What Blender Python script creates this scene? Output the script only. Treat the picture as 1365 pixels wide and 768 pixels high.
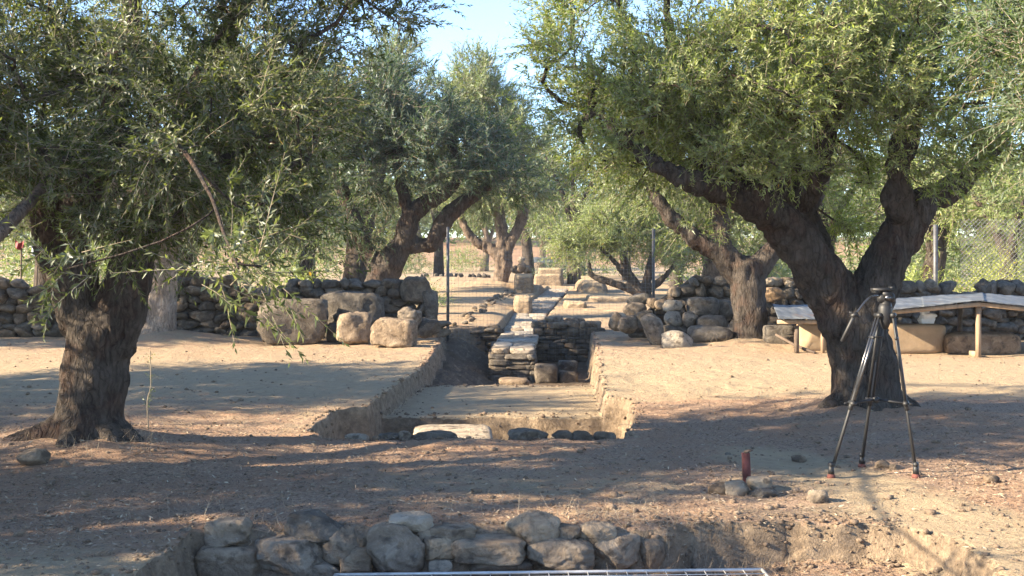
import bpy, bmesh, math, random
import numpy as np
from mathutils import Vector

for o in list(bpy.data.objects):
    bpy.data.objects.remove(o)
S = bpy.context.scene
C = S.collection
F, CX, CY, EYE = 1600.0, 682.5, 335.0, 1.70      # focal length / principal point of the 1365 px photograph, eye height

# ------------------------------------------------------------------ camera
cam = bpy.data.cameras.new("camera")
cam.sensor_width = 36.0
cam.lens = 36.0 * F / 1365.0
cam.shift_y = -(384.0 - CY) / 1365.0
cam.clip_start, cam.clip_end = 0.05, 3000.0
cam_o = bpy.data.objects.new("camera", cam)
cam_o.location = (0, 0, EYE)
cam_o.rotation_euler = (math.radians(90), 0, 0)
C.objects.link(cam_o)
S.camera = cam_o

# ------------------------------------------------------------------ light
SUN_EL, SUN_AZ = 25.0, 15.0
e, a = math.radians(SUN_EL), math.radians(SUN_AZ)
travel = Vector((math.cos(e) * math.cos(a), math.cos(e) * math.sin(a), -math.sin(e)))
W = bpy.data.worlds.new("World")
S.world = W
W.use_nodes = True
wn = W.node_tree.nodes
bg = wn.get("Background") or wn.new("ShaderNodeBackground")
sky = wn.new("ShaderNodeTexSky")
sky.sky_type = 'NISHITA'
sky.sun_disc = False
sky.sun_elevation = e
sky.sun_rotation = math.atan2(-travel.x, -travel.y)
sky.altitude = 3000
sky.air_density = 1.0
sky.dust_density = 0.0
sky.ozone_density = 2.2
W.node_tree.links.new(sky.outputs[0], bg.inputs[0])
bg.inputs[1].default_value = 0.105
sun = bpy.data.lights.new("sun", 'SUN')
sun.energy = 4.7
sun.angle = math.radians(0.53)
sun.color = (1.0, 0.84, 0.61)
sun_o = bpy.data.objects.new("sun", sun)
sun_o.rotation_euler = travel.to_track_quat('-Z', 'Y').to_euler()
sun_o.location = (-20, -4, 12)
C.objects.link(sun_o)
S.view_settings.view_transform = 'Standard'
S.view_settings.look = 'None'
S.view_settings.gamma = 1.0
S.view_settings.exposure = 2.3
S.cycles.max_bounces = 7
S.cycles.diffuse_bounces = 4
S.cycles.glossy_bounces = 2
S.cycles.transmission_bounces = 4

# ------------------------------------------------------------------ helpers
def P(px, py, Y):
    return np.array([(px - CX) / F * Y, Y, EYE - (py - CY) / F * Y])

def hash3(ix, iy, iz, seed):
    h = (ix * 374761393 + iy * 668265263 + iz * 2147483647 + seed * 1274126177) & 0xFFFFFFFF
    h = ((h ^ (h >> 13)) * 1274126177) & 0xFFFFFFFF
    h = ((h ^ (h >> 16)) * 2246822519) & 0xFFFFFFFF
    return ((h ^ (h >> 15)) & 0xFFFFFF) / float(0xFFFFFF)

def vnoise(p, seed=0):
    p = np.asarray(p, dtype=np.float64)
    i = np.floor(p).astype(np.int64)
    f = p - i
    u = f * f * (3 - 2 * f)
    r = 0
    for dx in (0, 1):
        wx = u[..., 0] if dx else 1 - u[..., 0]
        for dy in (0, 1):
            wy = u[..., 1] if dy else 1 - u[..., 1]
            for dz in (0, 1):
                wz = u[..., 2] if dz else 1 - u[..., 2]
                r = r + wx * wy * wz * hash3(i[..., 0] + dx, i[..., 1] + dy, i[..., 2] + dz, seed)
    return r * 2 - 1

def fbm(p, seed=0, octv=4, gain=0.5):
    p = np.asarray(p, dtype=np.float64)
    r, amp, tot = 0, 1.0, 0
    for k in range(octv):
        r = r + amp * vnoise(p * 2 ** k + 17.3 * k, seed + k)
        tot += amp
        amp *= gain
    return r / tot

def fbm2(x, y, seed=0, octv=4):
    return fbm(np.stack([x, y, np.zeros_like(x) + 0.37], -1), seed, octv)

def sstep(t):
    t = np.clip(t, 0, 1)
    return t * t * (3 - 2 * t)

def link(name, me, mat, parent=None, smooth=True):
    o = bpy.data.objects.new(name, me)
    C.objects.link(o)
    if mat is not None and not me.materials:
        me.materials.append(mat)
    if parent is not None:
        o.parent = parent
    if smooth and len(me.polygons):
        me.polygons.foreach_set("use_smooth", np.ones(len(me.polygons), dtype=bool))
    return o

def mesh_from(name, verts, faces):
    """verts (n,3); faces (m,k) array of equal-size polygons, or a list of such arrays"""
    verts = np.asarray(verts, dtype=np.float32)
    if isinstance(faces, np.ndarray):
        faces = [faces]
    me = bpy.data.meshes.new(name)
    me.vertices.add(len(verts))
    me.vertices.foreach_set("co", verts.ravel())
    loops = np.concatenate([f.ravel() for f in faces]).astype(np.int32)
    totals = np.concatenate([np.full(len(f), f.shape[1]) for f in faces]).astype(np.int32)
    starts = np.concatenate([[0], np.cumsum(totals)[:-1]]).astype(np.int32)
    me.loops.add(len(loops))
    me.loops.foreach_set("vertex_index", loops)
    me.polygons.add(len(totals))
    me.polygons.foreach_set("loop_start", starts)
    me.polygons.foreach_set("loop_total", totals)
    me.update(calc_edges=True)
    return me

def mk(name, verts, faces, mat, parent=None, smooth=True):
    verts = np.asarray(verts, dtype=np.float64)
    if parent is not None:
        verts = verts - world_loc(parent)
    return link(name, mesh_from(name, verts, faces), mat, parent, smooth)

def world_loc(o):
    l = np.array(o.location)
    while o.parent is not None:
        o = o.parent
        l = l + np.array(o.location)
    return l

def tag(o, label=None, cat=None, group=None, kind=None):
    if label: o["label"] = label
    if cat: o["category"] = cat
    if group: o["group"] = group
    if kind: o["kind"] = kind
    return o

def thing(name, label, cat, loc, group=None):
    o = bpy.data.objects.new(name, None)
    o.empty_display_size = 0.2
    C.objects.link(o)
    o.location = tuple(float(v) for v in loc)
    return tag(o, label, cat, group)

def cat_mesh(parts):
    vs, fs, n = [], {}, 0
    for v, f in parts:
        v = np.asarray(v, dtype=np.float64)
        for ff in (f if isinstance(f, list) else [f]):
            fs.setdefault(ff.shape[1], []).append(ff + n)
        vs.append(v)
        n += len(v)
    return np.concatenate(vs), [np.concatenate(x) for x in fs.values()]

def box(c, s, rz=0.0, tilt=0.0):
    c = np.asarray(c, float); s = np.asarray(s, float) / 2
    v = np.array([[x, y, z] for x in (-1, 1) for y in (-1, 1) for z in (-1, 1)], float) * s
    if tilt:
        ct, st = math.cos(tilt), math.sin(tilt)
        v = np.stack([v[:, 0] * ct - v[:, 2] * st, v[:, 1], v[:, 0] * st + v[:, 2] * ct], -1)
    ca, sa = math.cos(rz), math.sin(rz)
    v = np.stack([v[:, 0] * ca - v[:, 1] * sa, v[:, 0] * sa + v[:, 1] * ca, v[:, 2]], -1) + c
    f = np.array([[0, 1, 3, 2], [4, 6, 7, 5], [0, 4, 5, 1], [2, 3, 7, 6], [0, 2, 6, 4], [1, 5, 7, 3]])
    return v, f

def tube(pts, radii, seg=8, caps=True):
    pts = np.asarray(pts, float)
    radii = np.broadcast_to(np.asarray(radii, float), (len(pts),))
    T = np.gradient(pts, axis=0)
    T /= np.linalg.norm(T, axis=1, keepdims=True) + 1e-12
    up = np.array([0, 0, 1.0]) if abs(T[0][2]) < 0.9 else np.array([1.0, 0, 0])
    u = np.cross(T[0], up); u /= np.linalg.norm(u)
    us = []
    for t in T:
        u = u - t * u.dot(t); u /= np.linalg.norm(u) + 1e-12
        us.append(u)
    us = np.array(us); vs = np.cross(T, us)
    ang = np.arange(seg) / seg * 2 * math.pi
    ring = us[:, None, :] * np.cos(ang)[None, :, None] + vs[:, None, :] * np.sin(ang)[None, :, None]
    V = (pts[:, None, :] + ring * radii[:, None, None]).reshape(-1, 3)
    n = len(pts)
    i = np.arange(n - 1)[:, None] * seg; j = np.arange(seg)[None, :]; k = (j + 1) % seg
    Fq = np.stack([i + j, i + k, i + seg + k, i + seg + j], -1).reshape(-1, 4)
    if not caps:
        return V, Fq
    V = np.concatenate([V, pts[:1] - T[:1] * radii[0] * .3, pts[-1:] + T[-1:] * radii[-1] * .3])
    a = np.arange(seg); b = (a + 1) % seg
    F0 = np.stack([b, a, np.full(seg, n * seg)], -1)
    F1 = np.stack([(n - 1) * seg + a, (n - 1) * seg + b, np.full(seg, n * seg + 1)], -1)
    return V, [Fq, np.concatenate([F0, F1])]

def resample(pts, radii, step):
    """smooth Catmull-Rom resampling of a polyline with radii"""
    pts = np.asarray(pts, float); radii = np.asarray(radii, float)
    q = np.column_stack([pts, radii])
    qe = np.vstack([2 * q[0] - q[1], q, 2 * q[-1] - q[-2]])
    out = []
    for i in range(1, len(qe) - 2):
        p0, p1, p2, p3 = qe[i - 1], qe[i], qe[i + 1], qe[i + 2]
        n = max(2, int(np.linalg.norm(p2[:3] - p1[:3]) / step))
        t = np.linspace(0, 1, n, endpoint=False)[:, None]
        out.append(.5 * (2 * p1 + (p2 - p0) * t + (2 * p0 - 5 * p1 + 4 * p2 - p3) * t ** 2 + (3 * p1 - p0 - 3 * p2 + p3) * t ** 3))
    out.append(qe[-2][None, :])
    q = np.concatenate(out)
    return q[:, :3], np.maximum(q[:, 3], .004)

# ------------------------------------------------------------------ materials
def new_mat(name):
    m = bpy.data.materials.new(name)
    m.use_nodes = True
    nt = m.node_tree
    nt.nodes.clear()
    return m, nt, nt.nodes, nt.links

def N(nt, typ, **kw):
    n = nt.nodes.new(typ)
    for k, v in kw.items():
        if k.startswith("i_"):
            n.inputs[k[2:].replace("_", " ")].default_value = v
        else:
            setattr(n, k, v)
    return n

def noise(nt, vec, scale, detail=5, rough=.55, dist=0.0):
    n = N(nt, "ShaderNodeTexNoise", i_Scale=scale, i_Detail=detail, i_Roughness=rough, i_Distortion=dist)
    nt.links.new(vec, n.inputs["Vector"])
    return n.outputs["Fac"]

def ramp(nt, fac, stops):
    r = N(nt, "ShaderNodeValToRGB")
    el = r.color_ramp.elements
    while len(el) < len(stops):
        el.new(0.5)
    for x, (p, c) in zip(el, stops):
        x.position = p
        x.color = (*c, 1) if len(c) == 3 else c
    nt.links.new(fac, r.inputs[0])
    return r.outputs[0]

def mix(nt, fac, a, b, blend='MIX'):
    m = N(nt, "ShaderNodeMix", data_type='RGBA', blend_type=blend)
    for s, v in ((0, fac), (6, a), (7, b)):
        if hasattr(v, "links") or hasattr(v, "is_linked"):
            nt.links.new(v, m.inputs[s])
        else:
            m.inputs[s].default_value = v if s == 0 else (*v, 1)
    return m.outputs[2]

def math_n(nt, op, a, b=None, clamp=False):
    m = N(nt, "ShaderNodeMath", operation=op, use_clamp=clamp)
    for s, v in ((0, a), (1, b)):
        if v is None: continue
        if hasattr(v, "is_linked"): nt.links.new(v, m.inputs[s])
        else: m.inputs[s].default_value = v
    return m.outputs[0]

def scaled(nt, vec, sc):
    m = N(nt, "ShaderNodeVectorMath", operation='MULTIPLY')
    nt.links.new(vec, m.inputs[0])
    m.inputs[1].default_value = sc
    return m.outputs[0]

def bump(nt, h, strength, dist):
    b = N(nt, "ShaderNodeBump", i_Strength=strength, i_Distance=dist)
    nt.links.new(h, b.inputs["Height"])
    return b.outputs[0]

def finish(nt, col, rough=.9, nrm=None, metal=0.0, spec=.3):
    b = N(nt, "ShaderNodeBsdfPrincipled")
    o = N(nt, "ShaderNodeOutputMaterial")
    if hasattr(col, "is_linked"): nt.links.new(col, b.inputs["Base Color"])
    else: b.inputs["Base Color"].default_value = (*col, 1)
    if hasattr(rough, "is_linked"): nt.links.new(rough, b.inputs["Roughness"])
    else: b.inputs["Roughness"].default_value = rough
    b.inputs["Metallic"].default_value = metal
    b.inputs["Specular IOR Level"].default_value = spec
    if nrm is not None: nt.links.new(nrm, b.inputs["Normal"])
    nt.links.new(b.outputs[0], o.inputs[0])

def make_ground():
    m, nt, n, l = new_mat("dry_earth")
    g = N(nt, "ShaderNodeNewGeometry")
    pos = g.outputs["Position"]
    n1 = noise(nt, pos, 0.9, 6, .6)
    n2 = noise(nt, pos, 9.0, 7, .65)
    n3 = noise(nt, pos, 46.0, 5, .7, .6)
    n4 = noise(nt, pos, 3.1, 5, .6)
    dust = mix(nt, ramp(nt, n2, [(.3, (0, 0, 0)), (.7, (1, 1, 1))]), (.29, .22, .145), (.47, .365, .24))
    dust = mix(nt, ramp(nt, n4, [(.35, (0, 0, 0)), (.65, (1, 1, 1))]), dust, (.41, .312, .20))
    litter = mix(nt, ramp(nt, n3, [(.38, (0, 0, 0)), (.62, (1, 1, 1))]), (.215, .145, .105), (.47, .335, .235))
    litter = mix(nt, ramp(nt, n1, [(.4, (0, 0, 0)), (.65, (1, 1, 1))]), litter, (.36, .225, .145))
    at = N(nt, "ShaderNodeAttribute", attribute_name="litter")
    f = math_n(nt, 'ADD', at.outputs["Fac"], math_n(nt, 'MULTIPLY', math_n(nt, 'SUBTRACT', n4, .5), 1.3))
    f = math_n(nt, 'ADD', f, math_n(nt, 'MULTIPLY', math_n(nt, 'SUBTRACT', n2, .5), 1.1))
    f = math_n(nt, 'MULTIPLY', math_n(nt, 'SUBTRACT', f, .22), 2.0, True)
    top = mix(nt, f, dust, litter)
    sub = mix(nt, ramp(nt, noise(nt, scaled(nt, pos, (5, 5, 6)), 1.6, 7, .7), [(.35, (0, 0, 0)), (.7, (1, 1, 1))]), (.15, .112, .08), (.36, .272, .185))
    sx = N(nt, "ShaderNodeSeparateXYZ"); l.new(g.outputs["True Normal"], sx.inputs[0])
    up = ramp(nt, sx.outputs[2], [(.55, (0, 0, 0)), (.85, (1, 1, 1))])
    fd = N(nt, "ShaderNodeAttribute", attribute_name="field")
    top = mix(nt, fd.outputs["Fac"], top, (.29, .175, .11))
    dp = N(nt, "ShaderNodeAttribute", attribute_name="soil_shade")
    top = mix(nt, dp.outputs["Fac"], top, mix(nt, n2, (.06, .045, .034), (.20, .15, .108)))  # deep pit: brown soil, painted darker still for the shade lying there
    col = mix(nt, up, sub, top)
    hh = math_n(nt, 'ADD', math_n(nt, 'MULTIPLY', n2, .8), math_n(nt, 'MULTIPLY', n3, .45))
    finish(nt, col, .95, bump(nt, hh, .95, .07), spec=.1)
    return m

def make_stone(name, dark, mid, light, lichen=.35):
    m, nt, n, l = new_mat(name)
    g = N(nt, "ShaderNodeNewGeometry")
    oi = N(nt, "ShaderNodeObjectInfo")
    pos = N(nt, "ShaderNodeVectorMath", operation='ADD')
    l.new(g.outputs["Position"], pos.inputs[0])
    sv = N(nt, "ShaderNodeVectorMath", operation='SCALE'); sv.inputs[0].default_value = (7, 3, 5)
    l.new(oi.outputs["Random"], sv.inputs["Scale"])
    l.new(sv.outputs[0], pos.inputs[1])
    p = pos.outputs[0]
    n1 = noise(nt, p, 5.5, 9, .7, .5)
    n2 = noise(nt, p, 24, 6, .7)
    n3 = noise(nt, p, 9, 4, .6)
    c = ramp(nt, n1, [(.28, dark), (.5, mid), (.72, light)])
    tint = mix(nt, oi.outputs["Random"], (.84, .80, .76), (1.14, 1.08, 1.0))
    c = mix(nt, 1.0, c, tint, 'MULTIPLY')
    tan = mix(nt, math_n(nt, 'FRACT', math_n(nt, 'MULTIPLY', oi.outputs["Random"], 7.31)), (1, 1, 1), (1.07, .96, .84))
    c = mix(nt, 1.0, c, tan, 'MULTIPLY')
    spots = ramp(nt, n2, [(.60, (0, 0, 0)), (.72, (1, 1, 1))])
    c = mix(nt, math_n(nt, 'MULTIPLY', spots, lichen), c, (.42, .39, .33))
    pits = ramp(nt, n3, [(.34, (1, 1, 1)), (.46, (0, 0, 0))])
    c = mix(nt, math_n(nt, 'MULTIPLY', pits, .8), c, (.075, .06, .048))
    hgt = math_n(nt, 'ADD', math_n(nt, 'MULTIPLY', n1, 1.0), math_n(nt, 'MULTIPLY', n2, .3))
    finish(nt, c, .93, bump(nt, hgt, 1.0, .07), spec=.15)
    return m

def make_bark(name, dark, light, reddish=0.0):
    m, nt, n, l = new_mat(name)
    g = N(nt, "ShaderNodeNewGeometry")
    p = g.outputs["Position"]
    n1 = noise(nt, scaled(nt, p, (1, 1, .3)), 16, 8, .65, .8)
    n2 = noise(nt, p, 3.0, 5, .6)
    n3 = noise(nt, scaled(nt, p, (1, 1, .45)), 55, 4, .7)
    c = ramp(nt, n1, [(.32, dark), (.68, light)])
    c = mix(nt, ramp(nt, n2, [(.45, (0, 0, 0)), (.75, (1, 1, 1))]), c, tuple(x * 1.25 for x in light))
    if reddish:
        c = mix(nt, math_n(nt, 'MULTIPLY', ramp(nt, n2, [(.3, (1, 1, 1)), (.5, (0, 0, 0))]), reddish), c, (.20, .10, .065))
    wv = N(nt, "ShaderNodeVectorMath", operation='ADD')
    nn = N(nt, "ShaderNodeTexNoise", i_Scale=6.0, i_Detail=4.0)
    l.new(p, nn.inputs["Vector"])
    sv = N(nt, "ShaderNodeVectorMath", operation='SCALE'); sv.inputs["Scale"].default_value = .16
    l.new(nn.outputs["Color"], sv.inputs[0])
    l.new(p, wv.inputs[0]); l.new(sv.outputs[0], wv.inputs[1])
    vo = N(nt, "ShaderNodeTexVoronoi", feature='DISTANCE_TO_EDGE', i_Scale=13.0)
    l.new(scaled(nt, wv.outputs[0], (1.3, 1.3, .17)), vo.inputs["Vector"])
    crack = ramp(nt, vo.outputs["Distance"], [(.0, (0, 0, 0)), (.10, (1, 1, 1))])
    c = mix(nt, crack, mix(nt, .34, c, (.012, .01, .009)), c)
    hh = math_n(nt, 'ADD', math_n(nt, 'ADD', n1, math_n(nt, 'MULTIPLY', n3, .4)), math_n(nt, 'MULTIPLY', crack, .22))
    finish(nt, c, .95, bump(nt, hh, 1.0, .06), spec=.1)
    return m

def make_leaf():
    m, nt, n, l = new_mat("olive_leaf")
    g = N(nt, "ShaderNodeNewGeometry")
    at = N(nt, "ShaderNodeAttribute", attribute_name="rnd")
    oi = N(nt, "ShaderNodeObjectInfo")
    r = at.outputs["Fac"]
    front = ramp(nt, r, [(0, (.042, .058, .032)), (.5, (.085, .11, .056)), (.93, (.15, .18, .085)), (.955, (.30, .21, .035)), (1.0, (.20, .10, .035))])
    back = ramp(nt, r, [(0, (.10, .12, .085)), (.93, (.20, .225, .155)), (.955, (.33, .25, .06)), (1.0, (.22, .13, .06))])
    front = mix(nt, 1.0, front, oi.outputs["Color"], 'MULTIPLY')
    back = mix(nt, 1.0, back, oi.outputs["Color"], 'MULTIPLY')
    c = mix(nt, g.outputs["Backfacing"], front, back)
    d = N(nt, "ShaderNodeBsdfDiffuse"); l.new(c, d.inputs[0])
    t = N(nt, "ShaderNodeBsdfTranslucent")
    l.new(mix(nt, 1.0, front, (1.9, 2.0, .9), 'MULTIPLY'), t.inputs[0])
    gl = N(nt, "ShaderNodeBsdfGlossy", i_Roughness=.6); gl.inputs[0].default_value = (.9, .95, 1, 1)
    fr = N(nt, "ShaderNodeFresnel", i_IOR=1.45)
    m1 = N(nt, "ShaderNodeMixShader", i_Fac=.42)
    l.new(d.outputs[0], m1.inputs[1]); l.new(t.outputs[0], m1.inputs[2])
    m2 = N(nt, "ShaderNodeMixShader")
    l.new(math_n(nt, 'MULTIPLY', fr.outputs[0], .07), m2.inputs[0])
    l.new(m1.outputs[0], m2.inputs[1]); l.new(gl.outputs[0], m2.inputs[2])
    o = N(nt, "ShaderNodeOutputMaterial"); l.new(m2.outputs[0], o.inputs[0])
    return m

def make_litter():
    m, nt, n, l = new_mat("fallen_leaf")
    at = N(nt, "ShaderNodeAttribute", attribute_name="rnd")
    c = ramp(nt, at.outputs["Fac"], [(0, (.11, .08, .06)), (.45, (.20, .145, .105)), (.75, (.29, .22, .155)), (.93, (.40, .32, .22)), (1, (.46, .39, .29))])
    finish(nt, c, .85, spec=.2)
    return m

def make_plain(name, col, rough=.6, metal=0.0, var=.25, scale=8, b=.2, spec=.4, stretch=(1, 1, 1)):
    m, nt, n, l = new_mat(name)
    g = N(nt, "ShaderNodeNewGeometry")
    p = scaled(nt, g.outputs["Position"], stretch)
    n1 = noise(nt, p, scale, 6, .6)
    c = ramp(nt, n1, [(.3, tuple(x * (1 - var) for x in col)), (.7, tuple(x * (1 + var) for x in col))])
    finish(nt, c, rough, bump(nt, noise(nt, p, scale * 5, 4, .6), b, .01), metal, spec)
    return m

def make_sheet():
    m, nt, n, l = new_mat("weathered_sheet")
    g = N(nt, "ShaderNodeNewGeometry")
    p = g.outputs["Position"]
    c = ramp(nt, noise(nt, scaled(nt, p, (6, .8, 1)), 1.6, 6, .65), [(.3, (.05, .056, .064)), (.52, (.10, .11, .122)), (.7, (.21, .22, .225))])
    rust = ramp(nt, noise(nt, scaled(nt, p, (2.2, 1.0, 1)), 1.3, 7, .7), [(.56, (0, 0, 0)), (.68, (1, 1, 1))])
    c = mix(nt, math_n(nt, 'MULTIPLY', rust, .75), c, (.15, .095, .06))
    finish(nt, c, .55, bump(nt, noise(nt, p, 9, 4, .6), .3, .01), .15, .4)
    return m

M_ground = make_ground()
M_stone = make_stone("field_stone", (.075, .062, .052), (.20, .17, .14), (.36, .32, .265))
M_front = make_stone("light_field_stone", (.12, .10, .085), (.28, .24, .195), (.44, .39, .32))
M_grey = make_stone("grey_stone", (.052, .048, .045), (.125, .117, .107), (.24, .225, .205), .5)
M_pale = make_stone("pale_stone", (.20, .178, .148), (.335, .305, .26), (.46, .425, .37), .2)
M_brown = make_stone("brown_stone", (.11, .08, .06), (.225, .175, .13), (.36, .295, .225), .3)
M_block = make_plain("tan_stone", (.29, .212, .138), .95, 0, .18, 3.5, .5, .15)
M_bark = make_bark("olive_bark", (.022, .0185, .016), (.105, .088, .075), .25)
M_bark_lit = make_bark("lit_olive_bark", (.16, .125, .10), (.42, .34, .27))  # bark lightened to stand for sunlight on the second left trunk
M_bark_mid = make_bark("brown_olive_bark", (.06, .045, .036), (.23, .175, .135))
M_leaf = make_leaf()
M_litter = make_litter()
M_twig = make_plain("twig_bark", (.26, .22, .165), .9, 0, .35, 30, .2, .1)
M_wood = make_plain("weathered_timber", (.30, .215, .145), .85, 0, .3, 12, .4, .2, (1, 1, .2))
M_darkwood = make_plain("dark_timber", (.12, .09, .07), .9, 0, .3, 12, .4, .2)
M_sheet = make_sheet()
M_black = make_plain("black_metal", (.012, .012, .013), .55, .0, .2, 40, .05, .5)
M_tubem = make_plain("anodised_tube", (.09, .09, .095), .25, .8, .15, 40, .02, .5)
M_redpad = make_plain("red_rubber", (.13, .045, .035), .8, 0, .2, 30, .1, .3)
M_redstake = make_plain("red_painted_stake", (.125, .045, .04), .9, 0, .4, 14, .4, .2)
M_post = make_plain("grey_post_paint", (.10, .10, .105), .55, .4, .3, 12, .2, .4)
M_wire = make_plain("fence_wire", (.20, .20, .20), .5, .5, .2, 20, .0, .4)
M_mesh = make_plain("zinc_mesh", (.55, .53, .50), .45, .4, .2, 12, .1, .5)
M_white = make_plain("white_plastic", (.72, .72, .73), .5, 0, .1, 10, .2, .4)
M_redtub = make_plain("red_plastic", (.26, .035, .035), .5, 0, .15, 10, .1, .4)
M_blue = make_plain("blue_grey_slate", (.165, .172, .185), .7, 0, .3, 10, .5, .4)
M_pebble = make_stone("earth_pebble", (.17, .13, .10), (.27, .21, .16), (.40, .33, .26), .2)
M_slab = make_stone("path_slab", (.24, .225, .20), (.40, .38, .345), (.54, .515, .47), .2)
M_core = make_plain("rubble_earth", (.085, .068, .052), .98, 0, .3, 6, .8, .05)

# ------------------------------------------------------------------ terrain
rng = np.random.default_rng(7)

def poly_sdf(x, y, poly):
    """signed distance to a polygon, positive inside"""
    poly = np.asarray(poly, float)
    d = np.full(x.shape, 1e9)
    inside = np.zeros(x.shape, bool)
    n = len(poly)
    for i in range(n):
        ax, ay = poly[i]; bx, by = poly[(i + 1) % n]
        ex, ey = bx - ax, by - ay
        t = np.clip(((x - ax) * ex + (y - ay) * ey) / (ex * ex + ey * ey), 0, 1)
        d = np.minimum(d, np.hypot(x - ax - t * ex, y - ay - t * ey))
        cross = ((ay > y) != (by > y)) & (x < (bx - ax) * (y - ay) / (by - ay + 1e-12) + ax)
        inside ^= cross
    return np.where(inside, d, -d)

PIT_A = [(-1.70, 10.85), (-1.95, 11.4), (-1.9, 12.95), (-1.62, 13.22), (-1.54, 14.3), (1.1, 14.3), (1.12, 14.0), (1.38, 13.85), (1.25, 12.2), (1.0, 10.85)]
PLAT = [(-1.54, 14.02), (1.09, 14.02), (1.24, 17.5), (-1.29, 17.5)]
CHAN = [(-.36, 26.0), (-.02, 34), (1.7, 57.5), (2.95, 57.5), (1.12, 34), (.66, 26.0)]
PIT_B = [(-1.32, 17.3), (1.24, 17.3), (1.42, 20.0), (1.7, 25.9), (0.5, 26.3), (-0.4, 26.3), (-1.5, 25.6), (-1.32, 22.0)]
CUT_C = [(-1.98, 7.50), (-.6, 7.56), (1.0, 7.58), (1.25, 7.62), (2.4, 7.5), (2.62, 7.1), (2.5, 5.6), (-2.1, 5.3)]
MOUNDS = [(-3.65, 10.3, 1.1, .13), (3.70, 12.5, 1.2, .12), (-6.45, 22.6, 1.2, .22), (4.35, 21.9, 1.1, .15), (-.46, 51, 3.0, .35), (-3, 60, 4, .3)]

def ground_h(x, y):
    x = np.asarray(x, float); y = np.asarray(y, float)
    d = np.hypot(x, y)
    z = .035 * fbm2(x * .5, y * .5, 3, 3) + .032 * fbm2(x * 2.3, y * 2.3, 5, 4) * np.clip(30 / (d + 1), 0, 1)
    z = z + .017 * fbm2(x * 8, y * 8, 9, 4) * np.clip(18 / (d + 1), 0, 1)
    for mx, my, r, h in MOUNDS:
        q = np.hypot(x - mx, y - my) / r
        z = z + h * np.exp(-q * q * 1.3) * (1 + .25 * fbm2(x * 3, y * 3, 31, 3))
    z = z + .12 * sstep((y - 24) / 6) * sstep((-x + .2) / .8) * (1 - sstep((y - 60) / 10))
    far = np.clip((y - 95) / 60, 0, 1)
    z = z + 3.2 * far * far * (3 - 2 * far) + np.clip(y - 155, 0, None) * .012
    m = sstep((y - 7.5) / 1.1)
    z = np.where(y < 9, z * (.25 + .75 * m) - .035 * (1 - m), z)
    wx = x + .05 * fbm2(x * 3.5, y * 3.5, 41, 4)
    wy = y + .05 * fbm2(x * 3.5, y * 3.5, 47, 4)
    wx2 = x + .022 * fbm2(x * 9, y * 9, 51, 3); wy2 = y + .022 * fbm2(x * 9, y * 9, 57, 3)
    # deep pit before the far wall, with the eroded slope along its left side
    s = sstep(poly_sdf(wx, wy, PIT_B) / .10)
    fl = -.66 + .03 * fbm2(x * 4, y * 4, 61, 3)
    slope = np.clip((-.40 - x) * .50, 0, .36) + .16 * fbm2(x * 2.6, y * 2.6, 63, 5) * sstep((-.3 - x) / .3)
    fl = fl + np.maximum(slope, 0) + .10 * sstep((y - 22.5) / 3) * sstep((-.2 - x) / .4)
    z = z * (1 - s) + fl * s
    # channel of the paved path
    s = sstep(poly_sdf(wx2, wy2, CHAN) / .12)
    z = z * (1 - s) - .15 * s
    # near pit
    s = sstep(poly_sdf(wx, wy, PIT_A) / .10)
    z = z * (1 - s) + (-.52 + .03 * fbm2(x * 5, y * 5, 71, 3)) * s
    # lower earth platform
    s = sstep(poly_sdf(wx2, wy2, PLAT) / .06 + .2)
    z = z * (1 - s) + (-.25 + .012 * fbm2(x * 3, y * 3, 73, 3) + .03 * sstep((y - 17.2) / .3) * fbm2(x * 5, y * 5, 75, 2)) * s
    # front cut, its lip crumbled on the right
    q = poly_sdf(x + .10 * fbm2(x * 3, y * 3, 81, 4), y + .10 * fbm2(x * 5, y * 3, 83, 5, ), CUT_C)
    wr = sstep((x - .95) / .2)
    s = sstep((q + .10 * wr) / (.14 * (1 - wr) * sstep((x + 1.9) / .3) + .10 - .02 * wr))
    fl = -.34 + .03 * fbm2(x * 6, y * 6, 85, 4) + .09 * sstep((x - 1.2) / 1.0)
    z = z * (1 - s) + fl * s
    return z

def seg_dist(x, y, a, b):
    ex, ey = b[0] - a[0], b[1] - a[1]
    t = np.clip(((x - a[0]) * ex + (y - a[1]) * ey) / (ex * ex + ey * ey), 0, 1)
    return np.hypot(x - a[0] - t * ex, y - a[1] - t * ey)

def litter_at(x, y):
    v = np.full(x.shape, .42)
    v = np.where((y > 8) & (y < 13.6) & (x > 1.2), .80, v)
    v = np.where((y > 6.8) & (y < 11), np.maximum(v, .66), v)
    v = v + .45 * np.exp(-(np.hypot(x + 3.6, y - 10) / 2.6) ** 2) + .25 * np.exp(-(np.hypot(x - 3.7, y - 12) / 2.2) ** 2)
    v = v - .55 * np.exp(-((y - 16.3) / 2.1) ** 2)
    v = np.where((poly_sdf(x, y, PLAT) > -.05), .02, v)
    v = v - 1.15 * np.exp(-(seg_dist(x, y, (2.15, 10.0), (3.25, 6.2)) / .42) ** 2)
    v = v - .5 * np.exp(-(seg_dist(x, y, (-.8, 8.9), (1.6, 8.7)) / .5) ** 2) * .6
    v = v - .45 * np.exp(-(np.hypot((x + 3.2) / 1.6, (y - 6.6) / .7)) ** 2)
    v = np.where(y > 30, .32, v)
    v = np.where(poly_sdf(x, y, PIT_B) > -.05, np.where(poly_sdf(x, y, PLAT) > -.05, v, 1.3), v)  # deep pit set to full, darkening its soil in place of shade
    return v

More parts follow.
